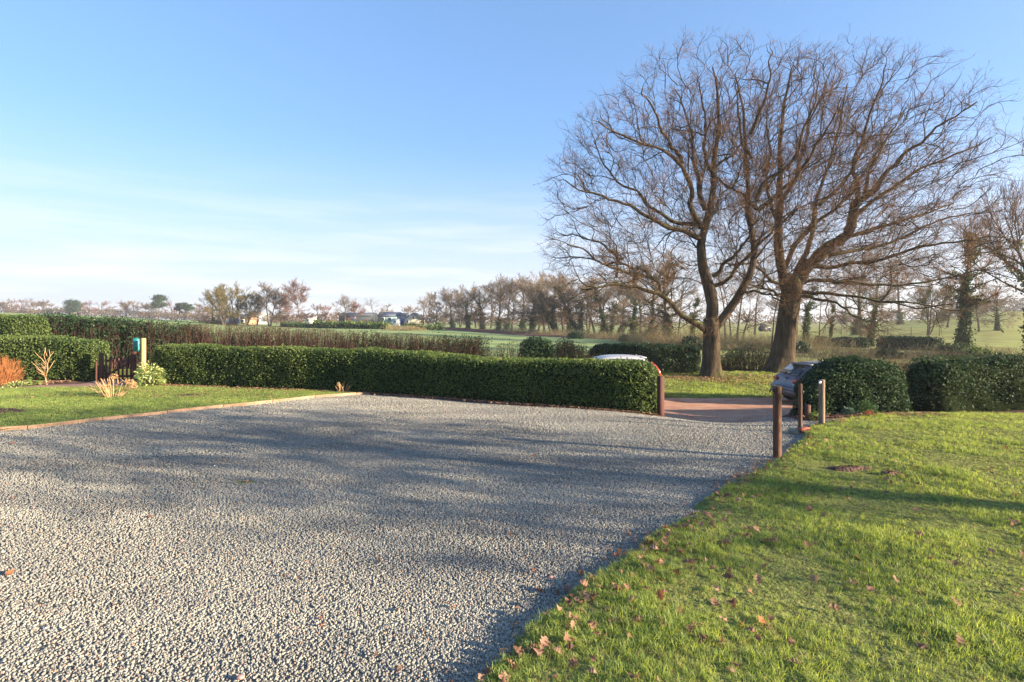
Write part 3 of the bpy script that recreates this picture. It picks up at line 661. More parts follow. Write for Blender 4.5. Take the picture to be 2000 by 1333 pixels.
twig_hedge('field_hedge', 'reddish bare-twigged middle part of the trimmed field hedge beyond the lane', top_path([(372, 636), (505, 637), (630, 645), (755, 652), (868, 659)], [25.6, 26, 26.4, 26.8, 27.2]), 1.2, 3000, 32, M['hedge_stem'],
           lambda p: np.clip(-0.05+0.8*lump(p, 1.6, 8), 0.03, 0.9), 15000, 'hawthorn hedge along the field')
twig_hedge('field_hedge', 'leafy dark end of the trimmed field hedge, beside the gap to the green field', top_path([(868, 661), (905, 660), (944, 664)], [27.3, 27.4, 27.5]), 1.2, 520, 33, M['hedge_stem'],
           lambda p: np.clip(0.75+0.5*lump(p, 1.9, 2), 0.2, 1), 7000, 'hawthorn hedge along the field')
twig_hedge('sparse_hedge', 'thin sparse twiggy growth in the gap of the field hedge', top_path([(946, 690), (985, 672), (1020, 668)], [27.6, 27.8, 28]), 0.9, 150, 34, M['hedge_stem'], lambda p: 0.35+0*p[:, 0], 900)
def bush(name, label, px0, px1, ptop, Y, mat='laurel', dens=420, leaf=0.055, seed=0, width=1.4, power=4.2, group=None, amp=0.2, sag=0.3, core=True, cat='bush', depth=(-0.16, 0.06), stems=24):
    a, b = P(px0, ptop, Y), P(px1, ptop, Y); m = (a+b)/2; L = b[0]-a[0]; e = min(L*0.22, 0.3)
    pts = [(a[0], Y, a[2]-sag*0.4), (a[0]+L*0.25, Y, a[2]), (m[0], Y, m[2]), (b[0]-L*0.25, Y, b[2]-0.02), (b[0], Y, b[2]-sag*0.5)]
    return hedge(name, label, cat, pts, width, M[mat], leaf, dens, group, seed, ends=(e, e), power=power, amp=amp, freq=1.5, core=0.16, depth=depth, core_on=core, stems=stems, step=0.25)
bush('evergreen_bush', 'small dark evergreen bush beside the gap in the field hedge', 1018, 1080, 663, 28.2, seed=41)
twig_hedge('twiggy_bush', 'twiggy dark bush between the gap and the long laurel hedge', top_path([(1084, 678), (1098, 667), (1125, 667), (1142, 680)], [28.5]*4), 1.2, 420, 36, M['hedge_stem'], lambda p: np.clip(0.6+0.6*lump(p, 2.0, 5), 0.1, 1), 6500, None, 0.05)
hedge('laurel_hedge', 'long dark evergreen hedge beyond the white car, left of the oak trunk', 'hedge',
      [tuple(P(1146, 690, 29.2)), tuple(P(1165, 676, 29.2)), tuple(P(1200, 672, 29.2)), tuple(P(1300, 673, 29.0)), tuple(P(1366, 676, 28.8))], 1.5, M['laurel'], 0.06, 420, seed=43, ends=(0.8, 0.6), power=4, amp=0.1, stems=80, weight=lambda p: np.clip((p[:, 2]-h(p[:, 0], p[:, 1])-0.2)/0.6, 0.15, 1))
twig_hedge('sparse_hedge', 'sparse half-bare hawthorn bush between the two oak trunks', top_path([(1408, 700), (1440, 682), (1470, 680), (1502, 690)], [30.5, 30.5, 30.5, 30.5]), 1.1, 420, 35, M['hedge_stem'],
           lambda p: np.clip(0.45+0.6*lump(p, 1.5, 5), 0.05, 1), 5200, None, 0.06, 'privet')

# ------------------------------------------------------------------ trees
def interp_poly(Pn, R, k, t):
    S = Pn.shape[1]-1; f = np.clip(t, 0, 0.9999)*S; i = f.astype(int); w = (f-i)[:, None]
    p = Pn[k, i]*(1-w)+Pn[k, i+1]*w; d = nrm(Pn[k, i+1]-Pn[k, i]); r = R[k, i]*(1-w[:, 0])+R[k, i+1]*w[:, 0]
    return p, d, r
def grow(rng, start, d, L, r0, r1, S, wig, trop=None, tw=0.0):
    n = len(start); Pn = np.empty((n, S+1, 3)); Pn[:, 0] = start; d = nrm(d); R = r0[:, None]+(r1-r0)[:, None]*np.linspace(0, 1, S+1)[None]
    for i in range(S):
        d = d+wig*rng.normal(size=(n, 3))
        if trop is not None: d = d+tw*trop
        d = nrm(d); Pn[:, i+1] = Pn[:, i]+d*(L/S)[:, None]
    return Pn, R
def children(rng, Pn, R, per_m, lrange, rr, t0, S, wig, ang, centre, outw, upw, rmin, minn=1, lmul=None, tipf=0.6):
    """side branches along every parent polyline"""
    ln = np.linalg.norm(np.diff(Pn, axis=1), axis=2).sum(1)
    n = np.maximum(minn, rng.poisson(ln*per_m)); k = np.repeat(np.arange(len(Pn)), n)
    t = rng.uniform(t0, 1.0, len(k)); tip = np.cumsum(n)-1; t[tip] = 0.999
    p, d, r = interp_poly(Pn, R, k, t)
    side = nrm(np.cross(d, rng.normal(size=d.shape))); a = rng.uniform(ang[0], ang[1], len(k))[:, None]; a[tip] *= 0.25
    o = nrm(p-centre); dd = nrm(d*np.cos(a)+side*np.sin(a)+o*outw+np.array([0, 0, upw]))
    L = rng.uniform(lrange[0], lrange[1], len(k))*(1.28-tipf*t)
    if lmul is not None: L = L*lmul[k]
    r0 = np.maximum(rmin, np.minimum(r*0.75, rr*np.ones(len(k)))); r1 = np.maximum(r0*0.35, rmin*0.8)
    return grow(rng, p-d*r[:, None]*0.2, dd, L, r0, r1, S, wig, o*0.5+np.array([0, 0, upw]), 0.06)

def clamp_env(Pn, env, rng, lo, hi):
    """shorten branches so that they end inside a rounded crown: env = centre, radii"""
    c, r = env; lim = rng.uniform(lo, hi, len(Pn)); q = lambda p: np.sqrt((((p-c)/r)**2).sum(-1))
    st, tip = Pn[:, 0], Pn[:, -1]; a, b = np.zeros(len(Pn)), np.ones(len(Pn))
    for _ in range(12):
        m = (a+b)/2; o = q(st+(tip-st)*m[:, None]) > lim; b = np.where(o, m, b); a = np.where(o, a, m)
    s = np.where(q(tip) > lim, np.maximum(a, 0.12), 1.0)
    return st[:, None]+(Pn-st[:, None])*s[:, None, None]
def oak(name, label, base_px, trunk, limbs, Y0, seed, centre_px, group, env_px):
    """big tree: trunk and main limbs follow given lines, everything finer is grown from them"""
    rng = np.random.default_rng(seed)
    bx = P(base_px, 625, Y0); base = np.array([bx[0], Y0, hs(bx[0], Y0)])
    root = thing(name, label, 'tree', base, 0, group)
    tp = np.array([P(px, py, Y0) for px, py, w in trunk]); tr = np.array([w/2/1000*Y0 for px, py, w in trunk])
    tp[0, 2] = base[2]-0.15
    # trunk with flare and a fluted, slightly uneven cross-section
    d = np.r_[0, np.cumsum(np.linalg.norm(np.diff(tp, axis=0), axis=1))]; s = np.linspace(0, d[-1], 34)
    tc_ = np.column_stack([np.interp(s, d, tp[:, k]) for k in range(3)]); trr = np.interp(s, d, tr)
    K = 26; a = np.arange(K)*2*PI/K
    flare = 1+0.55*np.exp(-s/0.42)
    ridg = 1+0.05*np.sin(5*a[None]+1.3+s[:, None]*0.3)+(0.16*np.exp(-s/0.5))[:, None]*np.sin(6*a[None]+seed)+0.02*rng.normal(size=(34, K))
    rad = (trr*flare)[:, None]*ridg
    V = tc_[:, None]+np.stack([rad*np.cos(a), rad*np.sin(a), 0*rad], -1)
    i = np.arange(34*K).reshape(34, K); Q = np.stack([i[:-1], np.roll(i[:-1], -1, 1), np.roll(i[1:], -1, 1), i[1:]], -1).reshape(-1, 4)
    obj('trunk', mesh('trunk', V.reshape(-1, 3)-base, Q, smooth=True), M['bark'], root)
    ctr = P(centre_px[0], centre_px[1], Y0); k_ = Y0/1000; env = (P(env_px[0], env_px[1], Y0), np.array([env_px[2]*k_, env_px[2]*k_*0.85, env_px[3]*k_]))
    LP_, LR_ = [], []; S = 22
    for j, (pts, w0, w1, dz) in enumerate(limbs):
        n = len(pts); pp = np.array([P(px, py, Y0+dz*(q/(n-1))**1.2) for q, (px, py) in enumerate(pts)])
        dd = np.r_[0, np.cumsum(np.linalg.norm(np.diff(pp, axis=0), axis=1))]; s = np.linspace(0, dd[-1], S+1)
        L = np.column_stack([np.interp(s, dd, pp[:, k]) for k in range(3)])
        L[1:-1] = 0.25*L[:-2]+0.5*L[1:-1]+0.25*L[2:]
        wob = rng.normal(size=(S+1, 3))*0.07; wob[0] = 0; wob[1:-1] = (wob[:-2]+wob[1:-1]+wob[2:])/2.2; L = L+wob
        L = clamp_env(L[None], env, rng, 0.84, 0.95)[0]
        R = (w0+(w1-w0)*np.linspace(0, 1, S+1)**0.8)/2/1000*Y0*(1+0.05*rng.normal(size=S+1))
        LP_.append(L); LR_.append(R)
        v, q = tubes(L[None], R[None], 9)
        obj('limb', mesh('limb', v-base, q, smooth=True), M['bark'], root)
    LPa, LRa = np.array(LP_), np.array(LR_)
    # extra limbs towards and away from the viewer so that the crown is round
    ln = np.array([np.linalg.norm(np.diff(l, axis=0), axis=1).sum() for l in LPa])
    P1, R1 = children(rng, LPa, LRa, 2.5, (1.2, 3.4), 0.034, 0.16, 9, 0.25, (0.45, 1.2), ctr, 0.32, 0.10, 0.011, tipf=0.7)
    P1b, R1b = grow(rng, *(lambda k, t: (interp_poly(LPa, LRa, k, t)[0], np.column_stack([rng.normal(size=len(k))*0.35, rng.choice([-1, 1], len(k))*rng.uniform(0.7, 1.2, len(k)), rng.uniform(0.1, 0.8, len(k))]), rng.uniform(2.2, 4.6, len(k)), np.full(len(k), 0.05), np.full(len(k), 0.014)))(rng.integers(0, len(LPa), 46), rng.uniform(0.15, 0.75, 46)), 9, 0.16)
    P1 = np.concatenate([P1, P1b]); R1 = np.concatenate([R1, R1b]); P1 = clamp_env(P1, env, rng, 0.86, 1.01)
    # branches that reach for the free space of the crown, each from the nearest wood already there
    fork = P(base_px, 600, Y0); na_ = 1500; a_ = nrm(rng.normal(size=(na_, 3)))*(rng.uniform(0.05, 0.93, (na_, 1)))**(1/2.6)
    at = env[0]+a_*env[1]; py_ = 625-(at[:, 2]-CAM_Z)/at[:, 1]*1000; dx_ = np.abs(at[:, 0]-fork[0])/k_
    at = at[(py_ < 470) | ((py_ < 560) & (dx_ > 90))]; at = at[np.argsort(np.linalg.norm(at-fork, axis=1))]
    nod = LPa[:, 3:].reshape(-1, 3); tan = np.gradient(LPa, axis=1)[:, 3:].reshape(-1, 3); NP, PP = [], []
    for p_ in at:
        v_ = p_-nod; d_ = np.linalg.norm(v_, axis=1); ra_ = nrm((p_-fork)[None]); d_ = d_*(1+1.6*(1-np.sum(v_*ra_, 1)/np.maximum(d_, 1e-6)))+1.5*np.maximum(0, np.linalg.norm(nod-fork, axis=1)-np.linalg.norm(p_-fork)+0.4); j = int(np.argmin(d_)); q_ = nod[j]; ln_ = np.linalg.norm(p_-q_)
        if ln_ < 0.35 or ln_ > 5.5: continue
        t_ = np.linspace(0, 1, 10)[:, None]; c_ = q_+nrm(nrm(tan[j])+0.7*nrm(p_-fork))*ln_*0.45; b_ = (1-t_)**2*q_+2*t_*(1-t_)*c_+t_**2*p_; w_ = rng.normal(size=(10, 3))*0.026*ln_; w_[0] = 0; b_ = b_+w_; b_[1:-1] = 0.25*b_[:-2]+0.5*b_[1:-1]+0.25*b_[2:]
        NP.append(b_); nod = np.concatenate([nod, b_[2:]]); tan = np.concatenate([tan, np.gradient(b_, axis=0)[2:]])
    NP = np.array(NP); nl_ = np.linalg.norm(NP[:, -1]-NP[:, 0], axis=1); r_ = np.clip(0.010+0.008*nl_, 0.011, 0.036)
    P1 = np.concatenate([P1[::3], NP]); R1 = np.concatenate([R1[::3], r_[:, None]*np.linspace(1, 0.45, 10)[None]])
    P2, R2 = children(rng, P1, R1, 3.4, (0.5, 1.35), 0.0125, 0.18, 5, 0.26, (0.45, 1.25), ctr, 0.2, 0.06, 0.006); P2 = clamp_env(P2, env, rng, 0.9, 1.04)
    P3, R3 = children(rng, P2, R2, 4.7, (0.25, 0.6), 0.0056, 0.15, 2, 0.36, (0.4, 1.2), ctr, 0.16, 0.06, 0.004, minn=2); P3 = clamp_env(P3, env, rng, 0.93, 1.07)
    P4, R4 = children(rng, P3, R3, 9.5, (0.1, 0.32), 0.004, 0.2, 1, 0.2, (0.45, 1.1), ctr, 0.15, 0.06, 0.0032)
    mb = MB(); mb.add(*tubes(P1, R1, 5)); mb.add(*tubes(P2, R2, 3)); mb.build('branches', M['branch'], root, smooth=True, kind='stuff', off=base)
    mt = MB(); mt.add(*tubes(P3, R3, 3)); mt.add(*ribbons(P4[:, 0], P4[:, -1], 0.0038, rng))
    # short epicormic shoots on the trunk and the lower limbs
    ne = 330; k = rng.integers(0, len(LPa), ne); p, dr, r = interp_poly(LPa, LRa, k, rng.uniform(0, 0.45, ne))
    Pe, Re = grow(rng, p, np.column_stack([rng.normal(size=(ne, 2)), rng.normal(size=ne)*0.5-0.1]), rng.uniform(0.25, 0.9, ne), np.full(ne, 0.008), np.full(ne, 0.004), 4, 0.3)
    mt.add(*tubes(Pe, Re, 3))
    P5, R5 = children(rng, Pe, Re, 6, (0.15, 0.4), 0.005, 0.2, 2, 0.25, (0.4, 1.1), ctr, 0.1, 0.0, 0.004); mt.add(*tubes(P5, R5, 3))
    mt.build('twigs', M['twig'], root, kind='stuff', off=base)
    print(name, 'branches', len(P1), len(P2), len(P3), len(P4))
    return root

T1 = [(1390, 740, 35), (1389, 715, 33), (1389, 690, 32), (1390, 665, 31), (1389, 648, 32), (1388, 635, 28), (1386, 622, 22)]
L1 = [
 ([(1384, 648), (1360, 632), (1340, 617), (1312, 600), (1296, 583), (1288, 570), (1262, 556), (1235, 553), (1205, 541), (1180, 534), (1150, 540), (1120, 541), (1085, 548)], 14, 3, -2.5),
 ([(1290, 572), (1288, 550), (1280, 535), (1250, 530), (1212, 526), (1180, 512), (1150, 498), (1120, 490), (1098, 465), (1075, 450), (1045, 447)], 8, 2.2, -3.5),
 ([(1238, 554), (1241, 525), (1225, 513), (1195, 511), (1165, 505), (1120, 500), (1070, 503)], 6, 2, 1.5),
 ([(1204, 541), (1208, 505), (1203, 485), (1188, 470), (1165, 452), (1130, 440), (1095, 428), (1060, 432)], 6, 2, 2.5),
 ([(1388, 645), (1390, 610), (1390, 575), (1385, 545), (1375, 520), (1367, 490), (1365, 462), (1370, 440), (1380, 405), (1390, 375), (1395, 345), (1396, 300), (1402, 250), (1408, 200), (1402, 140), (1390, 90)], 27, 3, 1.0),
 ([(1366, 466), (1345, 455), (1312, 447), (1290, 441), (1262, 420), (1243, 407), (1205, 392), (1165, 378), (1130, 368), (1092, 350)], 11, 2.2, -2.5),
 ([(1372, 440), (1345, 439), (1318, 433), (1292, 425), (1268, 411), (1250, 400), (1240, 378), (1230, 362), (1205, 358), (1180, 345), (1162, 318), (1145, 290), (1132, 252)], 9, 2, 2.5),
 ([(1370, 445), (1352, 415), (1342, 395), (1356, 375), (1345, 345), (1332, 318), (1312, 300), (1285, 287), (1255, 282), (1225, 268), (1195, 255), (1168, 235)], 12, 2.2, -3.0),
 ([(1332, 318), (1320, 300), (1300, 265), (1283, 238), (1270, 205), (1250, 170), (1232, 140)], 8, 2, -4.0),
 ([(1378, 410), (1364, 378), (1362, 345), (1357, 310), (1348, 265), (1342, 220), (1330, 170), (1315, 120), (1300, 90)], 11, 2.2, 3.0),
 ([(1393, 352), (1400, 330), (1425, 310), (1445, 288), (1462, 272)], 8, 1.5, 0.8),
 ([(1395, 345), (1375, 320), (1368, 285), (1372, 240), (1370, 190), (1360, 130), (1350, 85)], 9, 2, 2.0),
 ([(1396, 640), (1412, 625), (1432, 603), (1446, 580), (1455, 556), (1470, 538), (1482, 515), (1488, 488), (1488, 460), (1482, 430), (1477, 400), (1472, 360), (1469, 320), (1465, 280), (1466, 250), (1460, 210), (1458, 160), (1445, 110), (1440, 78)], 19, 3, 1.2),
 ([(1447, 571), (1475, 571), (1505, 575), (1530, 584), (1555, 590)], 6, 2, -1.5),
 ([(1480, 408), (1455, 385), (1432, 370), (1410, 358), (1398, 352)], 8, 1.5, 0.5),
 ([(1478, 395), (1486, 368), (1500, 345), (1520, 332), (1545, 318), (1562, 290), (1578, 250), (1600, 195), (1618, 130)], 9, 2, -2.5),
 ([(1480, 412), (1505, 392), (1530, 370), (1560, 345), (1588, 308), (1612, 265), (1640, 215), (1672, 160)], 10, 2, -3.5),
 ([(1392, 540), (1415, 520), (1438, 498), (1462, 470), (1475, 440), (1482, 420)], 9, 2, -1.0),
 ([(1390, 560), (1420, 545), (1432, 535), (1455, 505), (1500, 462), (1530, 430), (1560, 405)], 9, 2, -2.0),
 ([(1466, 262), (1480, 230), (1498, 190), (1505, 140), (1512, 95)], 8, 2, -2.0),
 ([(1468, 310), (1450, 285), (1437, 255), (1430, 200), (1425, 140), (1422, 90)], 7, 2, 2.8),
 ([(1393, 345), (1430, 375), (1442, 350), (1445, 320), (1455, 300)], 5, 2, 1.0),
]
T2 = [(1520, 733, 50), (1523, 715, 46), (1529, 690, 42), (1535, 655, 39), (1539, 620, 37), (1543, 590, 36), (1546, 565, 36), (1548, 550, 34), (1547, 535, 22)]
L2 = [
 ([(1538, 570), (1530, 540), (1525, 505), (1518, 470), (1515, 435), (1516, 400), (1522, 350), (1524, 300), (1520, 250), (1526, 195), (1535, 140), (1545, 85)], 22, 3, -1.0),
 ([(1552, 560), (1568, 535), (1585, 515), (1605, 495), (1632, 478), (1652, 455), (1666, 425), (1676, 392)], 25, 16, -1.5),
 ([(1676, 395), (1672, 360), (1667, 330), (1668, 300), (1684, 275), (1696, 230), (1712, 180), (1735, 120)], 9, 2, -2.0),
 ([(1676, 392), (1700, 374), (1728, 345), (1760, 308), (1795, 280), (1830, 250), (1865, 225), (1905, 195)], 11, 2, -3.0),
 ([(1666, 425), (1700, 395), (1735, 370), (1780, 345), (1825, 318), (1870, 300), (1905, 285), (1950, 262)], 9, 2, -1.5),
 ([(1690, 380), (1695, 345), (1700, 310), (1722, 275), (1745, 230), (1775, 180), (1815, 120)], 8, 2, 1.5),
 ([(1578, 520), (1592, 485), (1615, 468), (1650, 450), (1690, 445), (1735, 432), (1780, 415), (1825, 402), (1875, 390), (1945, 365)], 13, 2.5, 2.5),
 ([(1585, 520), (1640, 520), (1690, 515), (1745, 500), (1790, 485), (1840, 475), (1900, 470), (1960, 462)], 9, 2.2, -3.0),
 ([(1600, 500), (1640, 492), (1700, 487), (1750, 478), (1790, 462), (1840, 432), (1890, 412), (1950, 400)], 9, 2.2, 1.0),
 ([(1560, 550), (1610, 547), (1660, 553), (1710, 558), (1770, 557), (1830, 545), (1890, 535)], 8, 2.2, -2.0),
 ([(1554, 570), (1590, 572), (1640, 578), (1690, 584), (1740, 588), (1800, 595), (1850, 602)], 8, 2, -3.5),
 ([(1556, 576), (1590, 582), (1625, 592), (1655, 605), (1680, 622)], 7, 2, -4.5),
 ([(1540, 560), (1512, 550), (1490, 530), (1462, 515), (1430, 518), (1400, 512)], 8, 2, -2.5),
 ([(1535, 580), (1510, 570), (1480, 562), (1450, 562)], 6, 2, -2.0),
 ([(1550, 545), (1572, 500), (1585, 460), (1595, 420), (1600, 380), (1610, 340), (1628, 285), (1645, 225), (1660, 160), (1672, 105)], 12, 2.2, 2.0),
 ([(1534, 520), (1552, 470), (1575, 440), (1610, 405), (1645, 380), (1690, 345), (1730, 290), (1765, 240), (1795, 190), (1825, 135)], 11, 2.2, 3.5),
 ([(1520, 400), (1545, 370), (1565, 335), (1580, 280), (1592, 220), (1600, 150), (1612, 92)], 9, 2, 1.5),
 ([(1518, 430), (1500, 395), (1492, 350), (1488, 300), (1498, 240), (1490, 170), (1482, 110)], 8, 2, 2.5),
 ([(1600, 400), (1640, 370), (1690, 310), (1725, 255), (1750, 200), (1772, 150)], 8, 2, 4.0),
]
oak('oak_tree', 'bare spreading oak with the mossy low limb, left of the pair by the lane', 1389, T1, L1, 27.0, 51, (1395, 520), 'pair of big bare oaks beside the lane', (1385, 435, 345, 350))
oak('oak_tree', 'bare oak with the thicker trunk behind the grey car, right of the pair', 1522, T2, L2, 29.5, 52, (1560, 520), 'pair of big bare oaks beside the lane', (1622, 440, 335, 350))

def tree_parts(seed, H=14.0, spread=4.5, th=0.22, nl=14, up=0.35, r0=0.30, n2=1.72, n3=3.12, n4=3.2, wig=0.13, twr=0.016, lean=(0, 0), stems=1, ivy=0, ivy_top=0.5, l2=(1.0, 2.6), droop=0.0, dome=1.0, elev=(0.15, 1.2)):
    """arrays of one medium tree at the origin: trunk, crown (branches and twigs), ivy"""
    rng = np.random.default_rng(seed); TP, TR, LP_, LR_ = [], [], [], []
    for q in range(stems):
        a0 = rng.uniform(0, 2*PI); sp = 0 if stems == 1 else rng.uniform(0.25, 0.6)
        d0 = np.array([[math.cos(a0)*sp*0.6+lean[0], math.sin(a0)*sp*0.6+lean[1], 1.0]])
        Hh = H*(0.86 if stems == 1 else rng.uniform(0.7, 0.9))
        t, r = grow(rng, np.array([[math.cos(a0)*sp*0.3, math.sin(a0)*sp*0.3, -0.2]]), d0, np.array([Hh]), np.array([r0*(1 if stems == 1 else 0.6)]), np.array([r0*0.12]), 12, 0.055, np.array([[0, 0, 1.0]]), 0.05)
        r[:, 0] *= 1.5; TP.append(t[0]); TR.append(r[0])
        n = max(4, nl//stems)
        tt = np.sort(rng.uniform(th, 0.97, n)); az = np.arange(n)*2.399+rng.uniform(0, 6)+rng.normal(size=n)*0.3
        p, dr, rr_ = interp_poly(t, r, np.zeros(n, int), tt)
        f = (tt-th)/(1-th); el = elev[0]+(elev[1]-elev[0])*f
        d = np.column_stack([np.cos(az)*np.cos(el), np.sin(az)*np.cos(el), np.sin(el)])
        L = spread*(0.62+0.5*np.sin(PI*np.clip(f*0.75+0.18, 0, 1)))*rng.uniform(0.8, 1.15, n)*np.where(f > 0.7, 0.75, 1)
        a, b = grow(rng, p, d, L, np.minimum(rr_*0.7, 0.10*H/14), np.full(n, 0.022), 8, wig, np.array([[0, 0, 1.0]])*(up-droop), 0.12)
        LP_.append(a); LR_.append(b)
    LPa, LRa = np.concatenate(LP_), np.concatenate(LR_)
    TPa, TRa = np.array(TP), np.array(TR)
    ctr = np.array([lean[0]*H*0.3, lean[1]*H*0.3, H*0.38])
    src = np.concatenate([LPa]); srr = LRa
    P2, R2 = children(rng, src, srr, n2, l2, 0.035, 0.2, 5, 0.17, (0.4, 1.0), ctr, 0.35, 0.12-droop, twr)
    P3, R3 = children(rng, P2, R2, n3, (0.5, 1.3), twr, 0.2, 3, 0.2, (0.35, 1.0), ctr, 0.3, 0.1-droop, twr*0.75)
    out = {}
    mb = MB(); mb.add(*tubes(TPa, TRa, 9)); mb.add(*tubes(LPa, LRa, 5)); out['trunk'] = mb
    mc = MB(); mc.add(*tubes(P2, R2, 3)); mc.add(*tubes(P3, R3, 3))
    if n4:
        P4, R4 = children(rng, P3, R3, n4, (0.3, 0.7), twr*0.75, 0.2, 1, 0.2, (0.35, 0.9), ctr, 0.25, 0.08-droop, twr*0.6); mc.add(*tubes(P4, R4, 3))
    out['crown'] = mc
    if ivy:
        k = rng.integers(0, stems, ivy); tt = np.abs(rng.beta(1.0, 1.5, ivy))*ivy_top; p, d, r = interp_poly(TPa, TRa, k, tt)
        az = rng.uniform(0, 2*PI, ivy); o = np.column_stack([np.cos(az), np.sin(az), 0.1*rng.normal(size=ivy)])
        rad = r+rng.gamma(2.0, 0.13, ivy)*(0.8+0.5*lump(np.column_stack([p[:, 2]*0.7, az, 0*az]), 2, seed))*np.where(tt > ivy_top*0.8, 0.6, 1)
        # ivy also clothes the lower limbs
        n2_ = ivy//2; kk = rng.integers(0, len(LPa), n2_); p2, d2_, r2 = interp_poly(LPa, LRa, kk, rng.beta(1, 2.5, n2_)*0.7); ok = p2[:, 2] < H*(ivy_top+0.22)
        p2 = p2[ok]+rng.normal(size=(ok.sum(), 3))*0.22
        pts = np.concatenate([p+o*rad[:, None], p2]); nn = np.concatenate([o, nrm(rng.normal(size=p2.shape)+[0, 0, 0.5])])
        V, Q, a = leaves(pts, nn, 0.16, rng, jit=0.6); m = MB(); m.add(V, Q, None, a); out['ivy'] = m
    return out
PROTO = {}; PH = {}
def proto(key, mats, **kw):
    parts = tree_parts(**kw); PROTO[key] = {}; PH[key] = float(np.percentile(np.vstack(parts['crown'].V)[:, 2], 99.3)); print(key, PH[key], sum(len(q) for q in parts['crown'].Q)*2)
    for n, mb in parts.items():
        me = mb.me(n, n == 'trunk', n == 'ivy'); me.materials.append(M[mats.get(n, 'ivy')]); PROTO[key][n] = me
def plant(name, label, px, Y=None, py=None, top=None, key='a', rot=None, group=None, wscale=1.0, H=14.0, cat='tree', skip=()):
    """one tree: stands where the ground shows at (px,py) or at distance Y, reaches the photo height top"""
    if Y is None: x, Y = G(px, py)
    x = (px-1000)/1000*Y; z = hs(x, Y)
    ht = (CAM_Z-(top-625)/1000*Y)-z; s = ht/PH[key]
    root = thing(name, label, cat, (x, Y, z-0.05), random.uniform(0, 6.28) if rot is None else rot, group)
    root.scale = (s*wscale, s*wscale, s)
    for n, me in PROTO[key].items():
        if n in skip: continue
        o = bpy.data.objects.new(n, me); C.objects.link(o); o.parent = root
        if n in ('crown', 'ivy'): o['kind'] = 'stuff'
    return root
bk = {'trunk': 'far_bark', 'crown': 'far_twig', 'ivy': 'ivy'}
bk_red = {'trunk': 'far_bark', 'crown': 'far_twig_red', 'ivy': 'ivy'}
bk_ol = {'trunk': 'far_bark', 'crown': 'far_twig_olive', 'ivy': 'ivy'}
proto('row1', bk, twr=0.022, seed=201, H=14, spread=4.6, nl=17, n2=2.34, n3=3.59, n4=3.4, ivy=1700, ivy_top=0.42, th=0.2)
proto('row2', bk, twr=0.022, seed=202, H=14, spread=4.2, nl=16, n2=2.34, n3=3.59, n4=3.4, ivy=2400, ivy_top=0.62, th=0.24, lean=(0.1, 0.0))
proto('row3', bk, twr=0.024, seed=203, H=14, spread=5.0, nl=18, n2=2.34, n3=3.31, n4=3.4, ivy=900, ivy_top=0.3, th=0.18, r0=0.36)
proto('row4', bk, twr=0.022, seed=204, H=14, spread=3.8, nl=15, n2=2.48, n3=3.59, n4=3.4, ivy=2600, ivy_top=0.7, th=0.3, lean=(-0.12, 0.05), stems=2)
proto('row5', bk, twr=0.024, seed=205, H=14, spread=4.4, nl=17, n2=2.34, n3=3.59, n4=3.4, th=0.22, r0=0.26)
proto('slim', bk, twr=0.022, seed=206, H=14, spread=2.2, nl=12, n2=1.84, n3=2.64, n4=2.0, th=0.4, r0=0.17, l2=(0.6, 1.5))
proto('ivy_slim', bk, twr=0.022, seed=207, H=14, spread=2.6, nl=11, n2=1.72, n3=2.64, n4=2.0, th=0.45, r0=0.22, ivy=2600, ivy_top=0.6, lean=(0.08, 0))
proto('multi', bk_ol, twr=0.04, seed=208, H=14, spread=4.2, nl=24, n2=2.30, n3=3.60, n4=3.0, th=0.12, stems=4, elev=(0.6, 1.3), up=0.5)
proto('birch', bk_red, twr=0.04, seed=209, H=14, spread=3.8, nl=20, n2=2.30, n3=3.60, n4=3.2, th=0.22, r0=0.2, droop=0.12, up=0.3)
proto('tall', bk, twr=0.04, seed=210, H=14, spread=3.2, nl=18, n2=2.07, n3=3.24, n4=3.0, th=0.15, stems=2, elev=(0.5, 1.25))
proto('far1', bk, seed=211, H=10, spread=4.2, nl=13, n2=1.9, n3=2.8, n4=1.8, th=0.22, twr=0.055)
proto('far2', bk_red, seed=212, H=10, spread=3.6, nl=12, n2=1.9, n3=2.8, n4=1.8, th=0.2, twr=0.055)
proto('far3', bk, seed=213, H=10, spread=5.0, nl=14, n2=1.9, n3=2.8, n4=1.8, th=0.2, twr=0.055)
# ------------------------------------------------------------------ background trees
ORD = ['first', 'second', 'third', 'fourth', 'fifth', 'sixth', 'seventh', 'eighth', 'ninth', 'tenth', 'eleventh', 'twelfth', 'thirteenth', 'fourteenth', 'fifteenth', 'sixteenth', 'seventeenth', 'eighteenth']
ROW = [(852, 640, 571, 'row5', 'bare bushy-crowned'), (884, 641, 562, 'row3', 'bare broad'), (914, 643, 559, 'row2', 'ivy-trunked'), (942, 644, 556, 'row1', 'ivy-trunked'),
       (974, 645, 540, 'row3', 'bare broad'), (1000, 646, 545, 'row5', 'bare narrow'), (1040, 649, 532, 'row2', 'ivy-wrapped'), (1064, 650, 545, 'row5', 'bare thin-trunked'), (1090, 651, 530, 'row4', 'forked ivy-wrapped'),
       (1112, 652, 540, 'row1', 'ivy-based'), (1134, 653, 533, 'row4', 'forked ivy-wrapped'), (1162, 655, 548, 'row5', 'bare'), (1190, 658, 538, 'row4', 'two-stemmed ivy-clad'), (1236, 661, 535, 'row2', 'ivy-clad'), (1268, 668, 490, 'row3', 'tall pale bare'), (1302, 671, 505, 'row1', 'ivy-footed')]
GR = 'hedgerow trees along the edge of the green field'
for i, (px, py, top, k, adj) in enumerate(ROW):
    plant('hedgerow_tree', f'{adj} tree in the hedgerow along the field edge, {ORD[i]} from the left', px, py=py, top=top, key=k, group=GR, wscale=random.uniform(1.25, 1.5))
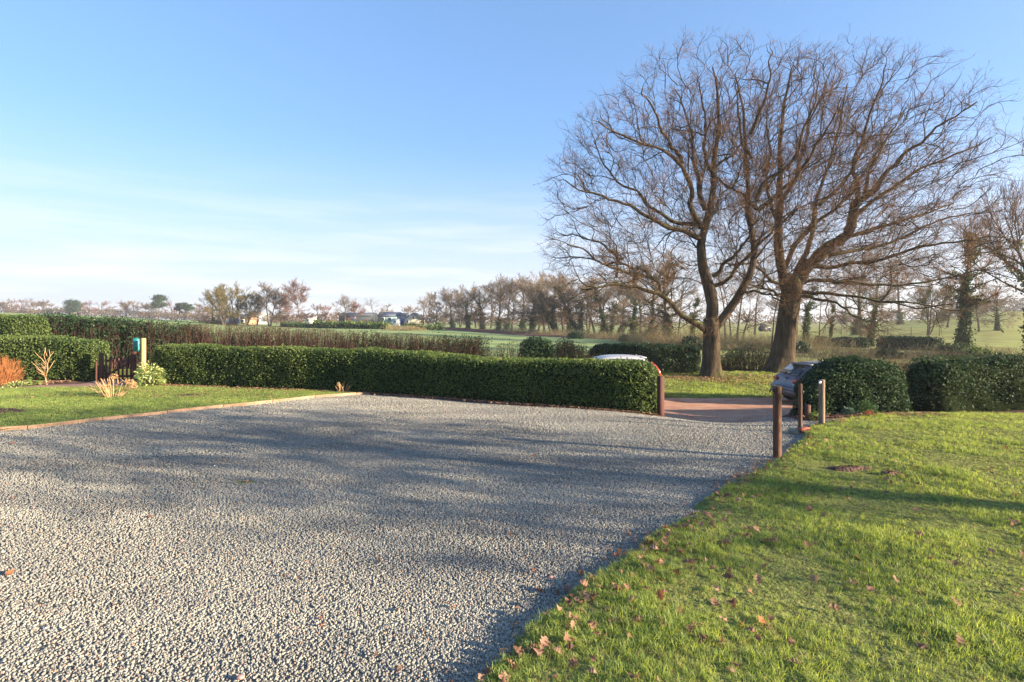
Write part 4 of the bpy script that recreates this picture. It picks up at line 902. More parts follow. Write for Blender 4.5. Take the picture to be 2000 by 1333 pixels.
SECOND = [(868, 574), (900, 566), (930, 562), (958, 552), (990, 548), (1022, 540), (1052, 538), (1078, 536), (1100, 540), (1148, 545), (1176, 548), (1212, 540), (1252, 520)]
for i, (px, top) in enumerate(SECOND):
    x_, y_ = G(px, np.interp(px, [850, 1370], [639, 672]))
    plant('hedgerow_tree', f'bare tree standing just behind the hedgerow row, {ORD[i]} from the left', px, Y=y_*1.22, top=top, key=random.choice(['row5', 'row3', 'tall']), group='trees just behind the hedgerow row', wscale=1.5)
for px, py, top, k, lab, ws in [
    (1325, 668, 540, 'slim', 'slender bare sapling left of the left oak trunk, in the scrub', 1), (1352, 672, 560, 'ivy_slim', 'dark ivy-smothered tree close left of the left oak trunk', 1.3),
    (1418, 668, 500, 'slim', 'slender bare tree in the fork of the left oak', 1), (1440, 673, 490, 'slim', 'taller slender pale-trunked tree between the two oaks', 1), (1428, 665, 520, 'slim', 'thin leaning tree in the scrub between the two oaks', 1),
    (1474, 654, 515, 'slim', 'pale smooth pole-like trunk in the pasture between the oaks', 1.2), (1450, 668, 560, 'row5', 'small bent bare tree between the oaks', 1.2), (1507, 685, 525, 'slim', 'thin dark sapling close left of the thicker oak trunk', 0.9),
    (1575, 672, 530, 'ivy_slim', 'bright-edged ivy-covered trunk just right of the thicker oak', 1.35), (1601, 655, 545, 'slim', 'pale thin pole of a tree right of the thicker oak', 0.8),
    (1622, 676, 575, 'ivy_slim', 'short leaning ivy-covered trunk beside the dark clipped bank', 0.9), (1672, 655, 470, 'row3', 'old broad-based tree in the pasture beyond the ivy-clad one', 1.1),
    (1702, 677, 520, 'row2', 'ivy-clad tree with a forked top above the long dark hedge', 1.0), (1648, 634, 530, 'row3', 'far pale tree on the pasture rise, right of the oaks', 1.1),
    (1758, 634, 500, 'row3', 'far bare tree standing on a low grassy mound', 1.0), (1812, 656, 555, 'multi', 'small bare many-stemmed tree by the field fence', 1.1),
    (1912, 648, 545, 'row5', 'bare tree in the pasture right of the big ivy trunk', 1.1), (1950, 646, 555, 'row1', 'far bare tree on the right-hand slope', 1.1), (1800, 625, 540, 'far1', 'distant bare tree on the rise, behind the mound tree', 1.0),
    (1850, 640, 530, 'row5', 'far bare tree left of the big ivy trunk', 1.0), (1700, 628, 560, 'far1', 'distant bare tree in the hazy pasture gap', 1.2), (1720, 622, 570, 'far3', 'distant round bare tree in the hazy gap beyond the fence', 1.2), (1540, 640, 560, 'far1', 'distant bare tree behind the thicker oak', 1.2)]:
    plant('bare_tree', lab, px, py=py, top=top, key=k, wscale=ws)
bkE = {'trunk': 'bark', 'crown': 'twig', 'ivy': 'ivy'}
proto('ivybig', bkE, seed=230, H=14, spread=4.4, nl=18, n2=2.1, n3=3.2, n4=3.0, ivy=5200, ivy_top=0.7, th=0.45, r0=0.36, elev=(-0.1, 1.1))
plant('ivy_clad_tree', 'large tree with its whole trunk wrapped in ivy, behind the right-hand hedge', 1880, py=691, top=405, key='ivybig', rot=0.6, wscale=0.9)
proto('edge', bkE, seed=231, H=14, spread=5.6, nl=22, n2=2.1, n3=3.2, n4=3.0, ivy=2600, ivy_top=0.5, th=0.3, r0=0.3, lean=(-0.28, 0.0), elev=(0.1, 1.1))
plant('leaning_tree', 'bare tree with an ivy-covered trunk leaning in from the right edge', 2022, Y=37, top=345, key='edge', rot=0.0, wscale=0.85)

LEFT = [(418, 634, 566, 'row3', 'bare brown tree at the left end of the farmyard clump', 1.15), (437, 636, 562, 'multi', 'olive-tinged bare tree beside the low brick barn', 1.1), (462, 636, 556, 'multi', 'dense yellowish-green willow in front of the farm buildings', 1.35), (482, 637, 575, 'multi', 'lower olive willow right of the dense one', 1.2),
        (502, 637, 572, 'tall', 'small bare tree in front of the grey farm roof', 1.1), (527, 638, 553, 'tall', 'tall pale bare tree, highest left of the birch', 1.35), (548, 638, 566, 'birch', 'reddish bare tree between the tall pale one and the birch', 1.0), (586, 639, 548, 'birch', 'tall reddish birch, the highest tree by the farm', 1.05),
        (560, 636, 580, 'birch', 'low reddish tree left of the birch', 1.2), (622, 639, 594, 'far2', 'low reddish tree right of the birch', 1.3), (638, 637, 596, 'far2', 'rounded low brown tree before the dark shed', 1.2), (674, 640, 577, 'row3', 'bare tree with a pale curved trunk in front of the dark shed', 1.15), (700, 640, 588, 'birch', 'reddish round-crowned tree before the dark shed', 1.2),
        (733, 642, 581, 'slim', 'slim pale bare tree leaning beside the houses', 1.5), (747, 642, 602, 'slim', 'thin bare sapling left of the houses', 1.2), (758, 632, 594, 'far1', 'small rounded tree behind the slate-roofed house', 1.0), (800, 628, 597, 'far3', 'low brown tree behind the cream house', 1.3), (826, 642, 578, 'slim', 'thin bare tree right of the cream house', 1.5), (838, 641, 571, 'tall', 'taller bare tree right of the cream house', 1.0)]
for px, py, top, k, lab, ws in LEFT:
    plant('farm_tree', lab, px, py=py, top=top, key=k, wscale=ws, group='trees around the far farm')
FAR = [(8, 588), (24, 584), (46, 583), (64, 590), (84, 586), (104, 594), (120, 600), (158, 590), (174, 588), (199, 588), (222, 598), (246, 588), (262, 588), (284, 591), (297, 596), (334, 588), (356, 600), (384, 593), (398, 597), (408, 600)]
FAR.sort()
ORD += ['nineteenth', 'twentieth', 'twenty-first']
for i, (px, top) in enumerate(FAR):
    plant('distant_tree', f'bare rounded tree on the far skyline over the left green field, {ORD[i]} from the left', px, Y=random.uniform(255, 330), top=top, key=random.choice(['far1', 'far2', 'far3', 'far3']), group='bare trees on the left skyline', wscale=random.uniform(1.1, 1.5), H=10.0)
# pines
def pine(label, px, Y, top, w, bot, seed, blobs=26):
    rng = np.random.default_rng(seed); x = (px-1000)/1000*Y; z = hs(x, Y); ht = CAM_Z-(top-625)/1000*Y-z; cb = CAM_Z-(bot-625)/1000*Y-z
    wid = w/1000*Y/2
    root = thing('pine_tree', label, 'tree', (x, Y, z), 0, 'pines on the left skyline')
    mb = MB(); mb.tube([(0, 0, -0.3), (0.15, 0, ht*0.5), (0, 0, ht*0.95)], [0.28, 0.22, 0.08], 7)
    ml = MB()
    for i in range(blobs):
        a = rng.uniform(0, 2*PI); f = rng.uniform(0, 1); rr = wid*math.sqrt(rng.uniform(0.05, 1))*(1-0.45*f); c = np.array([math.cos(a)*rr, math.sin(a)*rr, cb+(ht-cb)*f])
        mb.tube([(0, 0, c[2]-0.8), c], [0.09, 0.04], 4)
        n = 150; q = rng.normal(size=(n, 3))*np.array([0.7, 0.7, 0.34])*wid/2.6
        V, Q, at = leaves(c+q, rng.normal(size=(n, 3))+[0, 0, 0.8], 0.28, rng); ml.add(V, Q, None, at)
    mb.build('trunk', M['far_bark'], root); ml.build('crown', M['pine'], root, kind='stuff', attr=True)
pine('tall flat-topped pine, the highest tree on the left skyline', 310, 260, 579, 27, 600, 1, 30)
pine('small round pine right of the tall flat-topped one', 350, 265, 593, 17, 606, 2, 18)
pine('small bushy pine nearest the farm clump on the left skyline', 366, 262, 594, 20, 606, 3, 20)
pine('dark broad evergreen at the left end of the skyline trees', 142, 280, 588, 26, 607, 4, 30)

def wood_mass(name, label, pts, hgt, thick, n, leaf, mat, seed, cat='woodland'):
    """a far-off belt of scrub and trees that reads as one mass"""
    rng = np.random.default_rng(seed); c, s = resample([(x, y, 0) for x, y in pts], 2.0); k = rng.integers(0, len(c), n)
    p = c[k].copy(); p[:, :2] += rng.normal(size=(n, 2))*thick/2
    top = hgt*(0.72+0.28*lump(np.column_stack([p[:, 0]*0.13, p[:, 1]*0.05, 0*p[:, 0]]), 1, seed)+0.14*lump(np.column_stack([p[:, 0]*0.5, p[:, 1]*0.2, 0*p[:, 0]]), 1, seed+3))
    p[:, 2] = h(p[:, 0], p[:, 1])+top*rng.beta(1.3, 1.1, n)
    V, Q, a = leaves(p, rng.normal(size=(n, 3)), leaf, rng, asp=0.5)
    o = obj(name, mesh(name, V, Q, attrs={'rnd': a}), M[mat], kind='stuff'); return tag(o, label, cat)
M['wood_brown'] = leafmat('distant_wood', [(0.075, 0.058, 0.042), (0.12, 0.092, 0.066), (0.17, 0.125, 0.09)], trans=0.15, rough=1, spec=0)
wood_mass('distant_woodland', 'distant brown woodland belt along the left skyline', [(-420, 300), (-300, 290), (-220, 300), (-160, 280), (-120, 262)], 7.0, 9, 16000, 0.5, 'wood_brown', 61)
wood_mass('distant_woodland', 'distant brown woodland behind the far houses', [(-130, 245), (-60, 230), (-20, 235), (30, 240)], 6.0, 10, 6000, 0.55, 'wood_brown', 62)
wood_mass('distant_woodland', 'hazy far woodland across the pasture beyond the oaks', [(20, 300), (110, 330), (200, 330), (330, 330), (480, 380)], 8.5, 14, 9000, 0.8, 'wood_brown', 63)
wood_mass('distant_woodland', 'hazy wood on the top of the right-hand slope', [(205, 240), (250, 235), (320, 240)], 9, 12, 5000, 0.7, 'wood_brown', 64)

# dry scrub and brambles under the hedgerow, one mass nobody could count
def scrub(name, label, pix, hgt, width, n, seed, mat='scrub', cat='scrub', rad=0.012):
    rng = np.random.default_rng(seed); c, s = resample([(*G(px, py), 0) for px, py in pix], 0.4); k = rng.integers(0, len(c), n)
    b = c[k].copy(); b[:, :2] += rng.normal(size=(n, 2))*width/2; b[:, 2] = h(b[:, 0], b[:, 1])-0.05
    hh = hgt*rng.uniform(0.35, 1.1, n)*(0.8+0.35*lump(b*[0.5, 0.5, 0], 1, seed)); d = np.column_stack([rng.normal(size=(n, 2))*0.45, np.ones(n)])
    Pn, R = grow(rng, b, d, hh*1.15, np.full(n, rad), np.full(n, rad*0.5), 3, 0.24, np.array([[0, 0, -1.0]]), 0.08)
    P2, R2 = children(rng, Pn, R, 1.7/hgt, (0.25*hgt, 0.5*hgt), rad*0.6, 0.3, 1, 0.25, (0.5, 1.2), np.array([0, 0, -50.0]), 0.0, 0.1, rad*0.5)
    mb = MB(); mb.add(*tubes(Pn, R, 3)); mb.add(*tubes(P2, R2, 3)); o = mb.build(name, M[mat], kind='stuff'); return tag(o, label, cat)
scrub('hedgerow_scrub', 'low tan scrub and brambles under the hedgerow trees', [(975, 648), (1060, 654), (1150, 660), (1240, 667)], 1.5, 2.4, 2800, 71)
scrub('hedgerow_scrub', 'taller tan scrub left of the left oak trunk', [(1235, 668), (1300, 674), (1375, 680)], 2.0, 2.6, 2600, 72)
scrub('hedgerow_scrub', 'tangled brown scrub between and behind the two oaks', [(1395, 684), (1450, 682), (1510, 682), (1600, 684)], 1.7, 3.0, 2600, 73)
scrub('bramble_bank', 'tangled bramble bank behind the right-hand hedges', [(1590, 700), (1680, 697), (1760, 698), (1850, 700), (1960, 702)], 0.8, 4.0, 2200, 74, 'bramble')
scrub('bramble_bank', 'reddish-brown brambles in the gap behind the ivy hedge', [(1600, 722), (1680, 720), (1760, 720), (1850, 722)], 0.7, 3.5, 1500, 75, 'bramble')
scrub('tall_weeds', 'pale dry weeds at the foot of the right-hand trees', [(1840, 690), (1900, 694), (1990, 696)], 0.9, 2.5, 900, 76)
def gpath(pix, hgt):
    r = []
    for px, py in pix:
        x, y = G(px, py); r.append((x, y, hs(x, y)+hgt))
    return r
hedge('clipped_bank', 'long dark clipped hedge at the edge of the right-hand pasture', 'hedge', gpath([(1712, 682), (1760, 683), (1800, 684), (1838, 686)], 1.25), 1.6, M['laurel'], 0.13, 90, seed=81, ends=(0.8, 0.8), step=0.5, power=6)
hedge('clipped_bank', 'short dark hedge left of the ivy-clad tree in the pasture edge', 'hedge', gpath([(1596, 676), (1645, 677), (1690, 680)], 1.0), 1.5, M['laurel'], 0.13, 90, seed=82, ends=(0.8, 0.8), step=0.5, amp=0.2)
def fbush(label, px, py, w, hpx, mat, seed, leaf=0.14, dens=70):
    x, y = G(px, py); W = w/1000*y; H_ = hpx/1000*y; z = hs(x, y)
    hedge('bush', label, 'bush', [(x-W/2, y, z+H_*0.75), (x-W/4, y, z+H_), (x+W/4, y, z+H_*0.95), (x+W/2, y, z+H_*0.7)], W*0.8, M[mat], leaf, dens, None, seed, ends=(W*0.4, W*0.4), power=2.4, amp=0.25, freq=1.0, step=0.4, core=0.2, depth=(-0.25, 0.1), na=20)
fbush('low dark evergreen bush at the edge of the bare soil strip', 1124, 662, 30, 14, 'laurel', 83)
fbush('dark evergreen bush at the foot of the left oak, in the scrub', 1350, 684, 42, 30, 'laurel', 84)
fbush('dark bush under the ivy-covered trunk right of the thicker oak', 1560, 690, 40, 28, 'laurel', 85)
fbush('ivy bush at the foot of the big ivy-wrapped tree', 1868, 694, 60, 20, 'ivy', 86)
fbush('small dark bush on the hedgerow line near the leaning ivy trunk', 1740, 700, 50, 18, 'ivy', 87)
fbush('pale bush beside the ivy-wrapped tree', 1915, 698, 60, 18, 'far_green', 88)
fbush('dark bush in the far hedgerow below the forked ivy trees', 1222, 668, 20, 14, 'ivy', 89)
# bright green shrubs in front of the farm
def shrub_row(label, pix, hpx, seed, mat='far_green'):
    r = []
    for px, py in pix:
        x, y = G(px, py); r.append((x, y, hs(x, y)+hpx/1000*y))
    hedge('shrub_row', label, 'shrubs', r, 2.2, M[mat], 0.30, 14, 'green shrub rows before the far farm', seed, ends=(1, 1), step=0.8, amp=0.3, freq=0.7, core=0.35, depth=(-0.4, 0.25), na=16, topamp=0.4, power=3.5)
shrub_row('bright green shrub row in front of the dark shed', [(612, 641), (660, 642), (720, 643), (762, 644)], 13, 91)
shrub_row('green shrub row in front of the cream gabled house', [(792, 643), (830, 644), (864, 645)], 9, 92)
shrub_row('duller green shrub row left of the white hut', [(552, 639), (580, 640), (606, 641)], 9, 93, 'privet')
scrub('cut_hedge_stumps', 'orange-brown bare bushes before the cream house', [(766, 646), (790, 646), (818, 646)], 1.4, 2, 500, 94, 'scrub', 'scrub', 0.03)
scrub('skyline_scrub', 'reddish scrub along the far edge of the left field by the farm', [(395, 630), (420, 633), (447, 636)], 1.6, 3, 500, 95, 'hedge_stem', 'scrub', 0.03)

# ------------------------------------------------------------------ far buildings
def house(name, label, px0, px1, Y, pbase, peave, pridge, depth, wallc, roofc, gable=False, wins=(), doors=(), group='far farm and houses', rough=0.8):
    x0, x1 = (px0-1000)/1000*Y, (px1-1000)/1000*Y; zb = CAM_Z-(pbase-625)/1000*Y; ze = CAM_Z-(peave-625)/1000*Y; zr = CAM_Z-(pridge-625)/1000*Y
    w = x1-x0; cx = (x0+x1)/2; base = np.array([cx, Y+depth/2, zb-0.8]); root = thing(name, label, 'building', base, 0, group)
    wm = plain('render_'+name, wallc, rough); rm = plain('roof_'+name, roofc, 0.7)
    hw, hd, e, r = w/2, depth/2, ze-zb+0.8, zr-zb+0.8
    if gable:
        pr = [(-hw, 0), (hw, 0), (hw, e), (0, r), (-hw, e)]
        V = [(x, -hd, z) for x, z in pr]+[(x, hd, z) for x, z in pr]
        Q = [(0, 1, 6, 5), (1, 2, 7, 6), (4, 0, 5, 9), (2, 3, 8, 7), (3, 4, 9, 8)]; T = [(0, 2, 1), (0, 3, 2), (0, 4, 3), (5, 6, 7), (5, 7, 8), (5, 8, 9)]
        obj('wall', mesh('wall', V, Q, T), wm, root)
        for sg in (-1, 1):
            mb = MB(); o = 0.35; sl = (r-e)/hw
            a = np.array([[0, r+0.05], [sg*(hw+o), e-o*sl+0.05]]); b = a+[0, 0.18]
            V = [(q[0], y, q[1]) for y in (-hd-o, hd+o) for q in (a[0], a[1], b[1], b[0])]
            mb.add(V, [(0, 1, 2, 3), (7, 6, 5, 4), (0, 4, 5, 1), (1, 5, 6, 2), (2, 6, 7, 3), (3, 7, 4, 0)]); mb.build('roof_slope', rm, root)
    else:
        pr = [(-hd, 0), (hd, 0), (hd, e), (0, r), (-hd, e)]
        V = [(-hw, y, z) for y, z in pr]+[(hw, y, z) for y, z in pr]
        Q = [(0, 1, 6, 5), (1, 2, 7, 6), (4, 0, 5, 9), (2, 3, 8, 7), (3, 4, 9, 8)]; T = [(0, 2, 1), (0, 3, 2), (0, 4, 3), (5, 6, 7), (5, 7, 8), (5, 8, 9)]
        obj('wall', mesh('wall', V, Q, T), wm, root)
        for sg in (-1, 1):
            mb = MB(); o = 0.3; sl = (r-e)/hd
            a = np.array([[0, r+0.05], [sg*(hd+o), e-o*sl+0.05]]); b = a+[0, 0.18]
            V = [(x, q[0], q[1]) for x in (-hw-o, hw+o) for q in (a[0], a[1], b[1], b[0])]
            mb.add(V, [(0, 1, 2, 3), (7, 6, 5, 4), (0, 4, 5, 1), (1, 5, 6, 2), (2, 6, 7, 3), (3, 7, 4, 0)]); mb.build('roof_slope', rm, root)
    for (fx, z0, ww, hh) in wins:
        c = (-hw+w*fx, -hd-0.03, z0+0.8+hh/2); f = MB(); f.box(c, (ww+0.2, 0.10, hh+0.2)); fo = f.build('window', M['white_paint'], root)
        g = MB(); g.box((c[0], c[1]-0.06, c[2]), (ww, 0.05, hh)); g.build('pane', M['glass'], fo)
    for (fx, ww, hh, mat) in doors:
        d = MB(); d.box((-hw+w*fx, -hd-0.04, 0.8+hh/2), (ww, 0.10, hh)); d.build('door', M[mat], root)
    return root
M['white_paint'] = plain('white_paint', (0.78, 0.77, 0.74), 0.5)
M['glass'] = plain('dark_glass', (0.02, 0.025, 0.03), 0.06, 0, 0.8)
M['blue_paint'] = plain('blue_paint', (0.03, 0.12, 0.45), 0.5)
M['dark_blue'] = plain('dark_blue_sheet', (0.012, 0.04, 0.12), 0.5)
house('brick_barn', 'low orange brick barn at the left end of the far farm', 425, 452, 165, 634, 619, 614, 5, (0.33, 0.17, 0.10), (0.16, 0.14, 0.13), wins=[(0.3, 0.8, 0.8, 0.7)], doors=[(0.7, 1.0, 1.7, 'white_paint')])
house('metal_shed', 'tall narrow dark blue shed among the farm trees', 450, 460, 162, 634, 615, 613.5, 2, (0.012, 0.045, 0.13), (0.02, 0.05, 0.11), doors=[(0.5, 1.0, 2.0, 'dark_blue')])
house('brick_barn', 'tan brick barn right of the dark blue shed', 470, 490, 165, 633, 621, 617, 4, (0.36, 0.21, 0.13), (0.22, 0.20, 0.18), wins=[(0.2, 0.4, 0.9, 1.0)])
house('farm_barn', 'grey-roofed farm barn behind the tan brick one', 480, 505, 178, 632, 618, 610, 8, (0.34, 0.38, 0.42), (0.26, 0.29, 0.31), wins=[(0.85, 1.0, 0.9, 1.0)])
house('timber_hut', 'small white hut with one dark window beside the birch', 597, 613, 160, 629.5, 621, 620, 2.2, (0.72, 0.71, 0.70), (0.55, 0.55, 0.55), wins=[(0.28, 0.35, 0.75, 0.6)])
house('dark_shed', 'long dark low shed behind the shrub row', 662, 726, 172, 629, 617, 612, 8, (0.022, 0.035, 0.045), (0.055, 0.065, 0.085), doors=[(0.4, 2.5, 2.2, 'dark_blue')])
house('slate_house', 'pale teal bungalow with a blue-grey slate roof', 738, 778, 180, 630, 618, 611, 7, (0.28, 0.46, 0.47), (0.12, 0.14, 0.19), wins=[(0.25, 0.7, 1.0, 0.9), (0.6, 0.7, 1.0, 0.9)])
house('white_annexe', 'small white flat annexe with a dark window', 766.5, 778, 166, 633.5, 625.2, 624.4, 3, (0.76, 0.76, 0.77), (0.5, 0.5, 0.52), wins=[(0.45, 0.5, 0.7, 0.5)])
house('blue_house', 'grey-blue house front with a bright blue door', 775, 792, 171, 633, 617.5, 613, 4, (0.30, 0.39, 0.52), (0.05, 0.055, 0.07), wins=[(0.35, 1.6, 0.8, 0.7)], doors=[(0.62, 0.9, 1.9, 'blue_paint')])
house('cream_house', 'cream gabled house with a brown roof and one small window', 790, 822, 168, 632.5, 624, 612.5, 8, (0.62, 0.55, 0.40), (0.10, 0.075, 0.055), gable=True, wins=[(0.56, 1.6, 0.6, 0.8), (0.2, 0.3, 0.7, 0.8)])

# ------------------------------------------------------------------ field fences, farm machine
M['post'] = surf('weathered_post', [(0.085, 0.062, 0.045), (0.19, 0.14, 0.10)], scale=6, rough=0.95, bump=0.4, stretch=(3, 3, 0.5), spec=0.1)
M['wire'] = plain('fence_wire', (0.25, 0.25, 0.26), 0.4, 1.0)
def fence(label, pix, spacing, hgt):
    c, s = resample([(*G(px, py), 0) for px, py in pix], spacing); b = np.array([c[0, 0], c[0, 1], hs(c[0, 0], c[0, 1])])
    root = thing('wire_fence', label, 'fence', b); tops = []
    me = None
    for x, y, _ in c:
        z = hs(x, y); tops.append((x, y, z))
        if me is None:
            mb = MB(); mb.tube([(0, 0, -0.3), (0, 0, hgt)], [0.06, 0.055], 6); me = mb.me('post')
        o = obj('post', me, M['post'], root); o.location = Vector((x, y, z))-Vector(b); o.rotation_euler = (random.uniform(-.05, .05), random.uniform(-.05, .05), 0)
    for f in (0.4, 0.7, 0.95):
        mb = MB(); mb.tube([(x, y, z+hgt*f) for x, y, z in tops], 0.006, 4, cap=False); mb.build('wire', M['wire'], root, off=b)
fence('post and wire fence along the hedgerow at the soil strip', [(970, 650), (1080, 656), (1180, 663), (1260, 671)], 2.6, 1.15)
fence('post and wire fence across the right-hand pasture', [(1600, 655), (1700, 655.5), (1780, 656), (1835, 656.5)], 4.0, 1.3)
def tractor():
    x, y = G(1494, 648); z = hs(x, y); root = thing('tractor', 'small dark tractor parked in the pasture between the oaks', 'tractor', (x, y, z), 0.25)
    dk = plain('dark_machine_paint', (0.05, 0.055, 0.07), 0.5); bl = plain('tyre_rubber', (0.02, 0.02, 0.022), 0.9)
    m = MB(); m.box((0.75, 0, 0.95), (1.5, 0.7, 0.6), bev=0.08); m.box((1.45, 0, 0.7), (0.2, 0.6, 0.5), bev=0.04); m.tube([(1.1, 0.15, 1.2), (1.1, 0.15, 1.75)], 0.04, 6); m.build('bonnet', dk, root)
    m = MB(); m.box((-0.45, 0, 1.95), (1.1, 1.15, 0.12), bev=0.03)
    for a in (-0.95, 0.05):
        for b in (-0.5, 0.5): m.box((a, b, 1.45), (0.08, 0.08, 1.0))
    m.box((-0.45, 0, 0.95), (1.1, 1.0, 0.4), bev=0.04); m.build('cab', dk, root)
    m = MB(); m.box((-0.45, 0, 1.5), (0.98, 0.98, 0.75)); m.build('cab_glass', M['glass'], root)
    for wx, wy, r, wd in ((-0.55, 0.75, 0.72, 0.36), (-0.55, -0.75, 0.72, 0.36), (1.15, 0.6, 0.45, 0.26), (1.15, -0.6, 0.45, 0.26)):
        m = MB(); m.tube([(wx, wy-wd/2, r), (wx, wy-wd/2.6, r), (wx, wy+wd/2.6, r), (wx, wy+wd/2, r)], [r*0.86, r, r, r*0.86], 20); w_ = m.build('wheel', bl, root)
        m = MB(); m.tube([(wx, wy-wd/2-0.012, r), (wx, wy+wd/2+0.012, r)], r*0.5, 14); m.build('rim', dk, w_)
tractor()
# ------------------------------------------------------------------ cars
M['glass_car'] = plain('car_glass', (0.015, 0.02, 0.024), 0.05, 0, 0.9)
M['black_trim'] = plain('black_trim', (0.018, 0.018, 0.02), 0.45)
M['rubber'] = plain('tyre_rubber', (0.022, 0.022, 0.024), 0.9)
M['alloy'] = plain('alloy_rim', (0.45, 0.46, 0.48), 0.3, 0.9)
M['chrome'] = plain('chrome', (0.75, 0.76, 0.78), 0.15, 1.0)
M['red_lens'] = plain('red_lens', (0.34, 0.03, 0.025), 0.2, 0, 0.6, 0.2)
M['clear_lens'] = plain('clear_lens', (0.6, 0.6, 0.62), 0.12, 0, 0.7)
M['yellow_plate'] = plain('yellow_plate', (0.75, 0.52, 0.06), 0.4)
M['plate_ink'] = plain('plate_ink', (0.03, 0.03, 0.03), 0.5)
def car(name, label, loc, rz, paint, tall=0.0, light='low', antenna=False):
    root = thing(name, label, 'car', loc, rz)                       # local +x is the way the car faces, x=0 is the rear bumper
    #     x     zb    wb    zbelt wbelt zroof wroof
    st = [(-.01, .40, .56, .54, .60, .60, .44), (.03, .33, .68, .60, .72, .66, .56), (.07, .29, .77, .68, .79, .74, .62), (.12, .27, .80, .88, .80, .92, .64), (.20, .26, .82, .95, .81, 1.02, .63), (.42, .25, .84, .97, .82, 1.22, .595), (.64, .24, .85, .98, .83, 1.40, .56), (.80, .24, .86, .98, .83, 1.445, .55), (1.15, .2, .87, .975, .84, 1.475, .56),
          (1.8, .2, .87, .96, .84, 1.48, .565), (2.3, .2, .87, .94, .84, 1.43, .56), (2.7, .2, .87, .92, .83, 1.20, .60), (3.02, .22, .865, .90, .82, 1.00, .66), (3.3, .23, .855, .86, .80, .93, .62), (3.7, .25, .82, .78, .76, .85, .55), (3.9, .28, .76, .66, .70, .74, .50), (3.99, .33, .66, .56, .60, .62, .42)]
    if tall:
        st = [(x, zb, wb, ze+tall*0.35, we, zr+tall*(1 if 0.3 < x < 2.9 else 0.4), wr) for x, zb, wb, ze, we, zr, wr in st]
    ring = []
    for x, zb, wb, ze, we, zr, wr in st:
        mid = (zb+ze)/2
        half = [(0, zb), (wb*.8, zb), (wb*.97, zb+.09), (wb*1.01, mid), (we*1.0, ze-.07), (we*.975, ze), ((we*.96+wr)/2+.02, (ze+zr)/2+.015), (wr+.03, zr-.05), (wr*.86, zr-.005), (wr*.45, zr+.012), (0, zr+.016)]
        ring.append([(x, -y, z) for y, z in half]+[(x, y, z) for y, z in half[-2:0:-1]])
    R = np.array(ring); n, k = R.shape[:2]; i = np.arange(n*k).reshape(n, k)
    Q = np.stack([i[:-1], np.roll(i[:-1], -1, 1), np.roll(i[1:], -1, 1), i[1:]], -1).reshape(-1, 4)
    m = MB(); m.add(R.reshape(-1, 3), Q)
    for e, fl in ((0, 1), (n-1, 0)):
        c = R[e].mean(0); b = m.n; m.add([c], None, None); m.T.append(np.array([[b, e*k+(j+1) % k, e*k+j] if fl else [b, e*k+j, e*k+(j+1) % k] for j in range(k)]))
    body = m.build('body', paint, root, smooth=True); sb = body.modifiers.new('smooth', 'SUBSURF'); sb.levels = 2; sb.render_levels = 2
    def panel(nm, mat, pts, off=0.012, parent=root, th=0.012):
        p = np.array(pts, float); nn = np.cross(p[1]-p[0], p[2]-p[0]); nn /= np.linalg.norm(nn); k_ = len(p); V = np.vstack([p+nn*off, p+nn*(off-th)])
        T = [(0, j, j+1) for j in range(1, k_-1)]+[(k_, k_+j+1, k_+j) for j in range(1, k_-1)]; Qd = [(j, k_+j, k_+(j+1) % k_, (j+1) % k_) for j in range(k_)]
        return obj(nm, mesh(nm, V, Qd, T), mat, parent)
    t = tall
    # rear screen, wiper, spoiler
    rw = panel('rear_window', M['glass_car'], [(.205, .60, 1.02+t*.4), (.205, -.60, 1.02+t*.4), (.58, -.53, 1.335+t), (.58, .53, 1.335+t)], 0.03)
    w = MB(); w.tube([(.155, .05, 1.045+t*.4), (.24, -.42, 1.12+t*.4)], 0.012, 5); w.build('wiper', M['black_trim'], rw)
    s = MB(); s.box((.66, 0, 1.405+t), (.26, 1.06, .05), bev=0.018); s.build('spoiler', paint, root)
    # bumper with lower black skirt and red reflectors
    bm_ = MB(); pts = [(.22, -.855, .58), (.06, -.80, .575), (-.035, -.60, .57), (-.06, 0, .57), (-.035, .60, .57), (.06, .80, .575), (.22, .855, .58)]
    bm_.tube(pts, 0.085, 10); bm_.tube([(x, y, z-.10) for x, y, z in pts], 0.075, 10); bu = bm_.build('bumper', paint, root, smooth=True)
    sk = MB(); sk.tube([(x+.02, y*.97, .37) for x, y, z in pts], 0.07, 8); sk.build('skirt', M['black_trim'], bu, smooth=True)
    for y in (-.66, .66):
        r_ = MB(); r_.box((-.045+abs(y)*.055, y, .40), (.03, .20, .045), rz=-.25 if y > 0 else .25, bev=.008); r_.build('reflector', M['red_lens'], bu)
    # number plate
    pl = MB(); pl.box((-.155, 0, .56), (.015, .52, .112)); plo = pl.build('number_plate', M['yellow_plate'], root)
    # rear lamps
    for sg in (-1, 1):
        if light == 'low':
            l = MB(); l.box((.095, sg*.665, .84), (.07, .27, .155), rz=-sg*.22, bev=.022); l.box((.22, sg*.79, .85), (.20, .06, .14), rz=-sg*.16, bev=.018); lo = l.build('tail_light', M['red_lens'], root)
            l2 = MB(); l2.box((.055, sg*.60, .81), (.012, .10, .06), rz=-sg*.22, bev=.004); l2.build('reversing_lens', M['clear_lens'], lo)
        else:
            l = MB()
            l.tube([(.10, sg*.76, .78+t*.4), (.15, sg*.755, .95+t*.4), (.26, sg*.72, 1.10+t*.7), (.42, sg*.655, 1.26+t)], [.075, .085, .07, .04], 8); l.build('tail_light', M['red_lens'], root, smooth=True)
    # boot handle trim
    hb = MB(); hb.box((.075, 0, .93+t*.3), (.05, .40, .03), bev=.01); hb.build('boot_trim', paint, root)
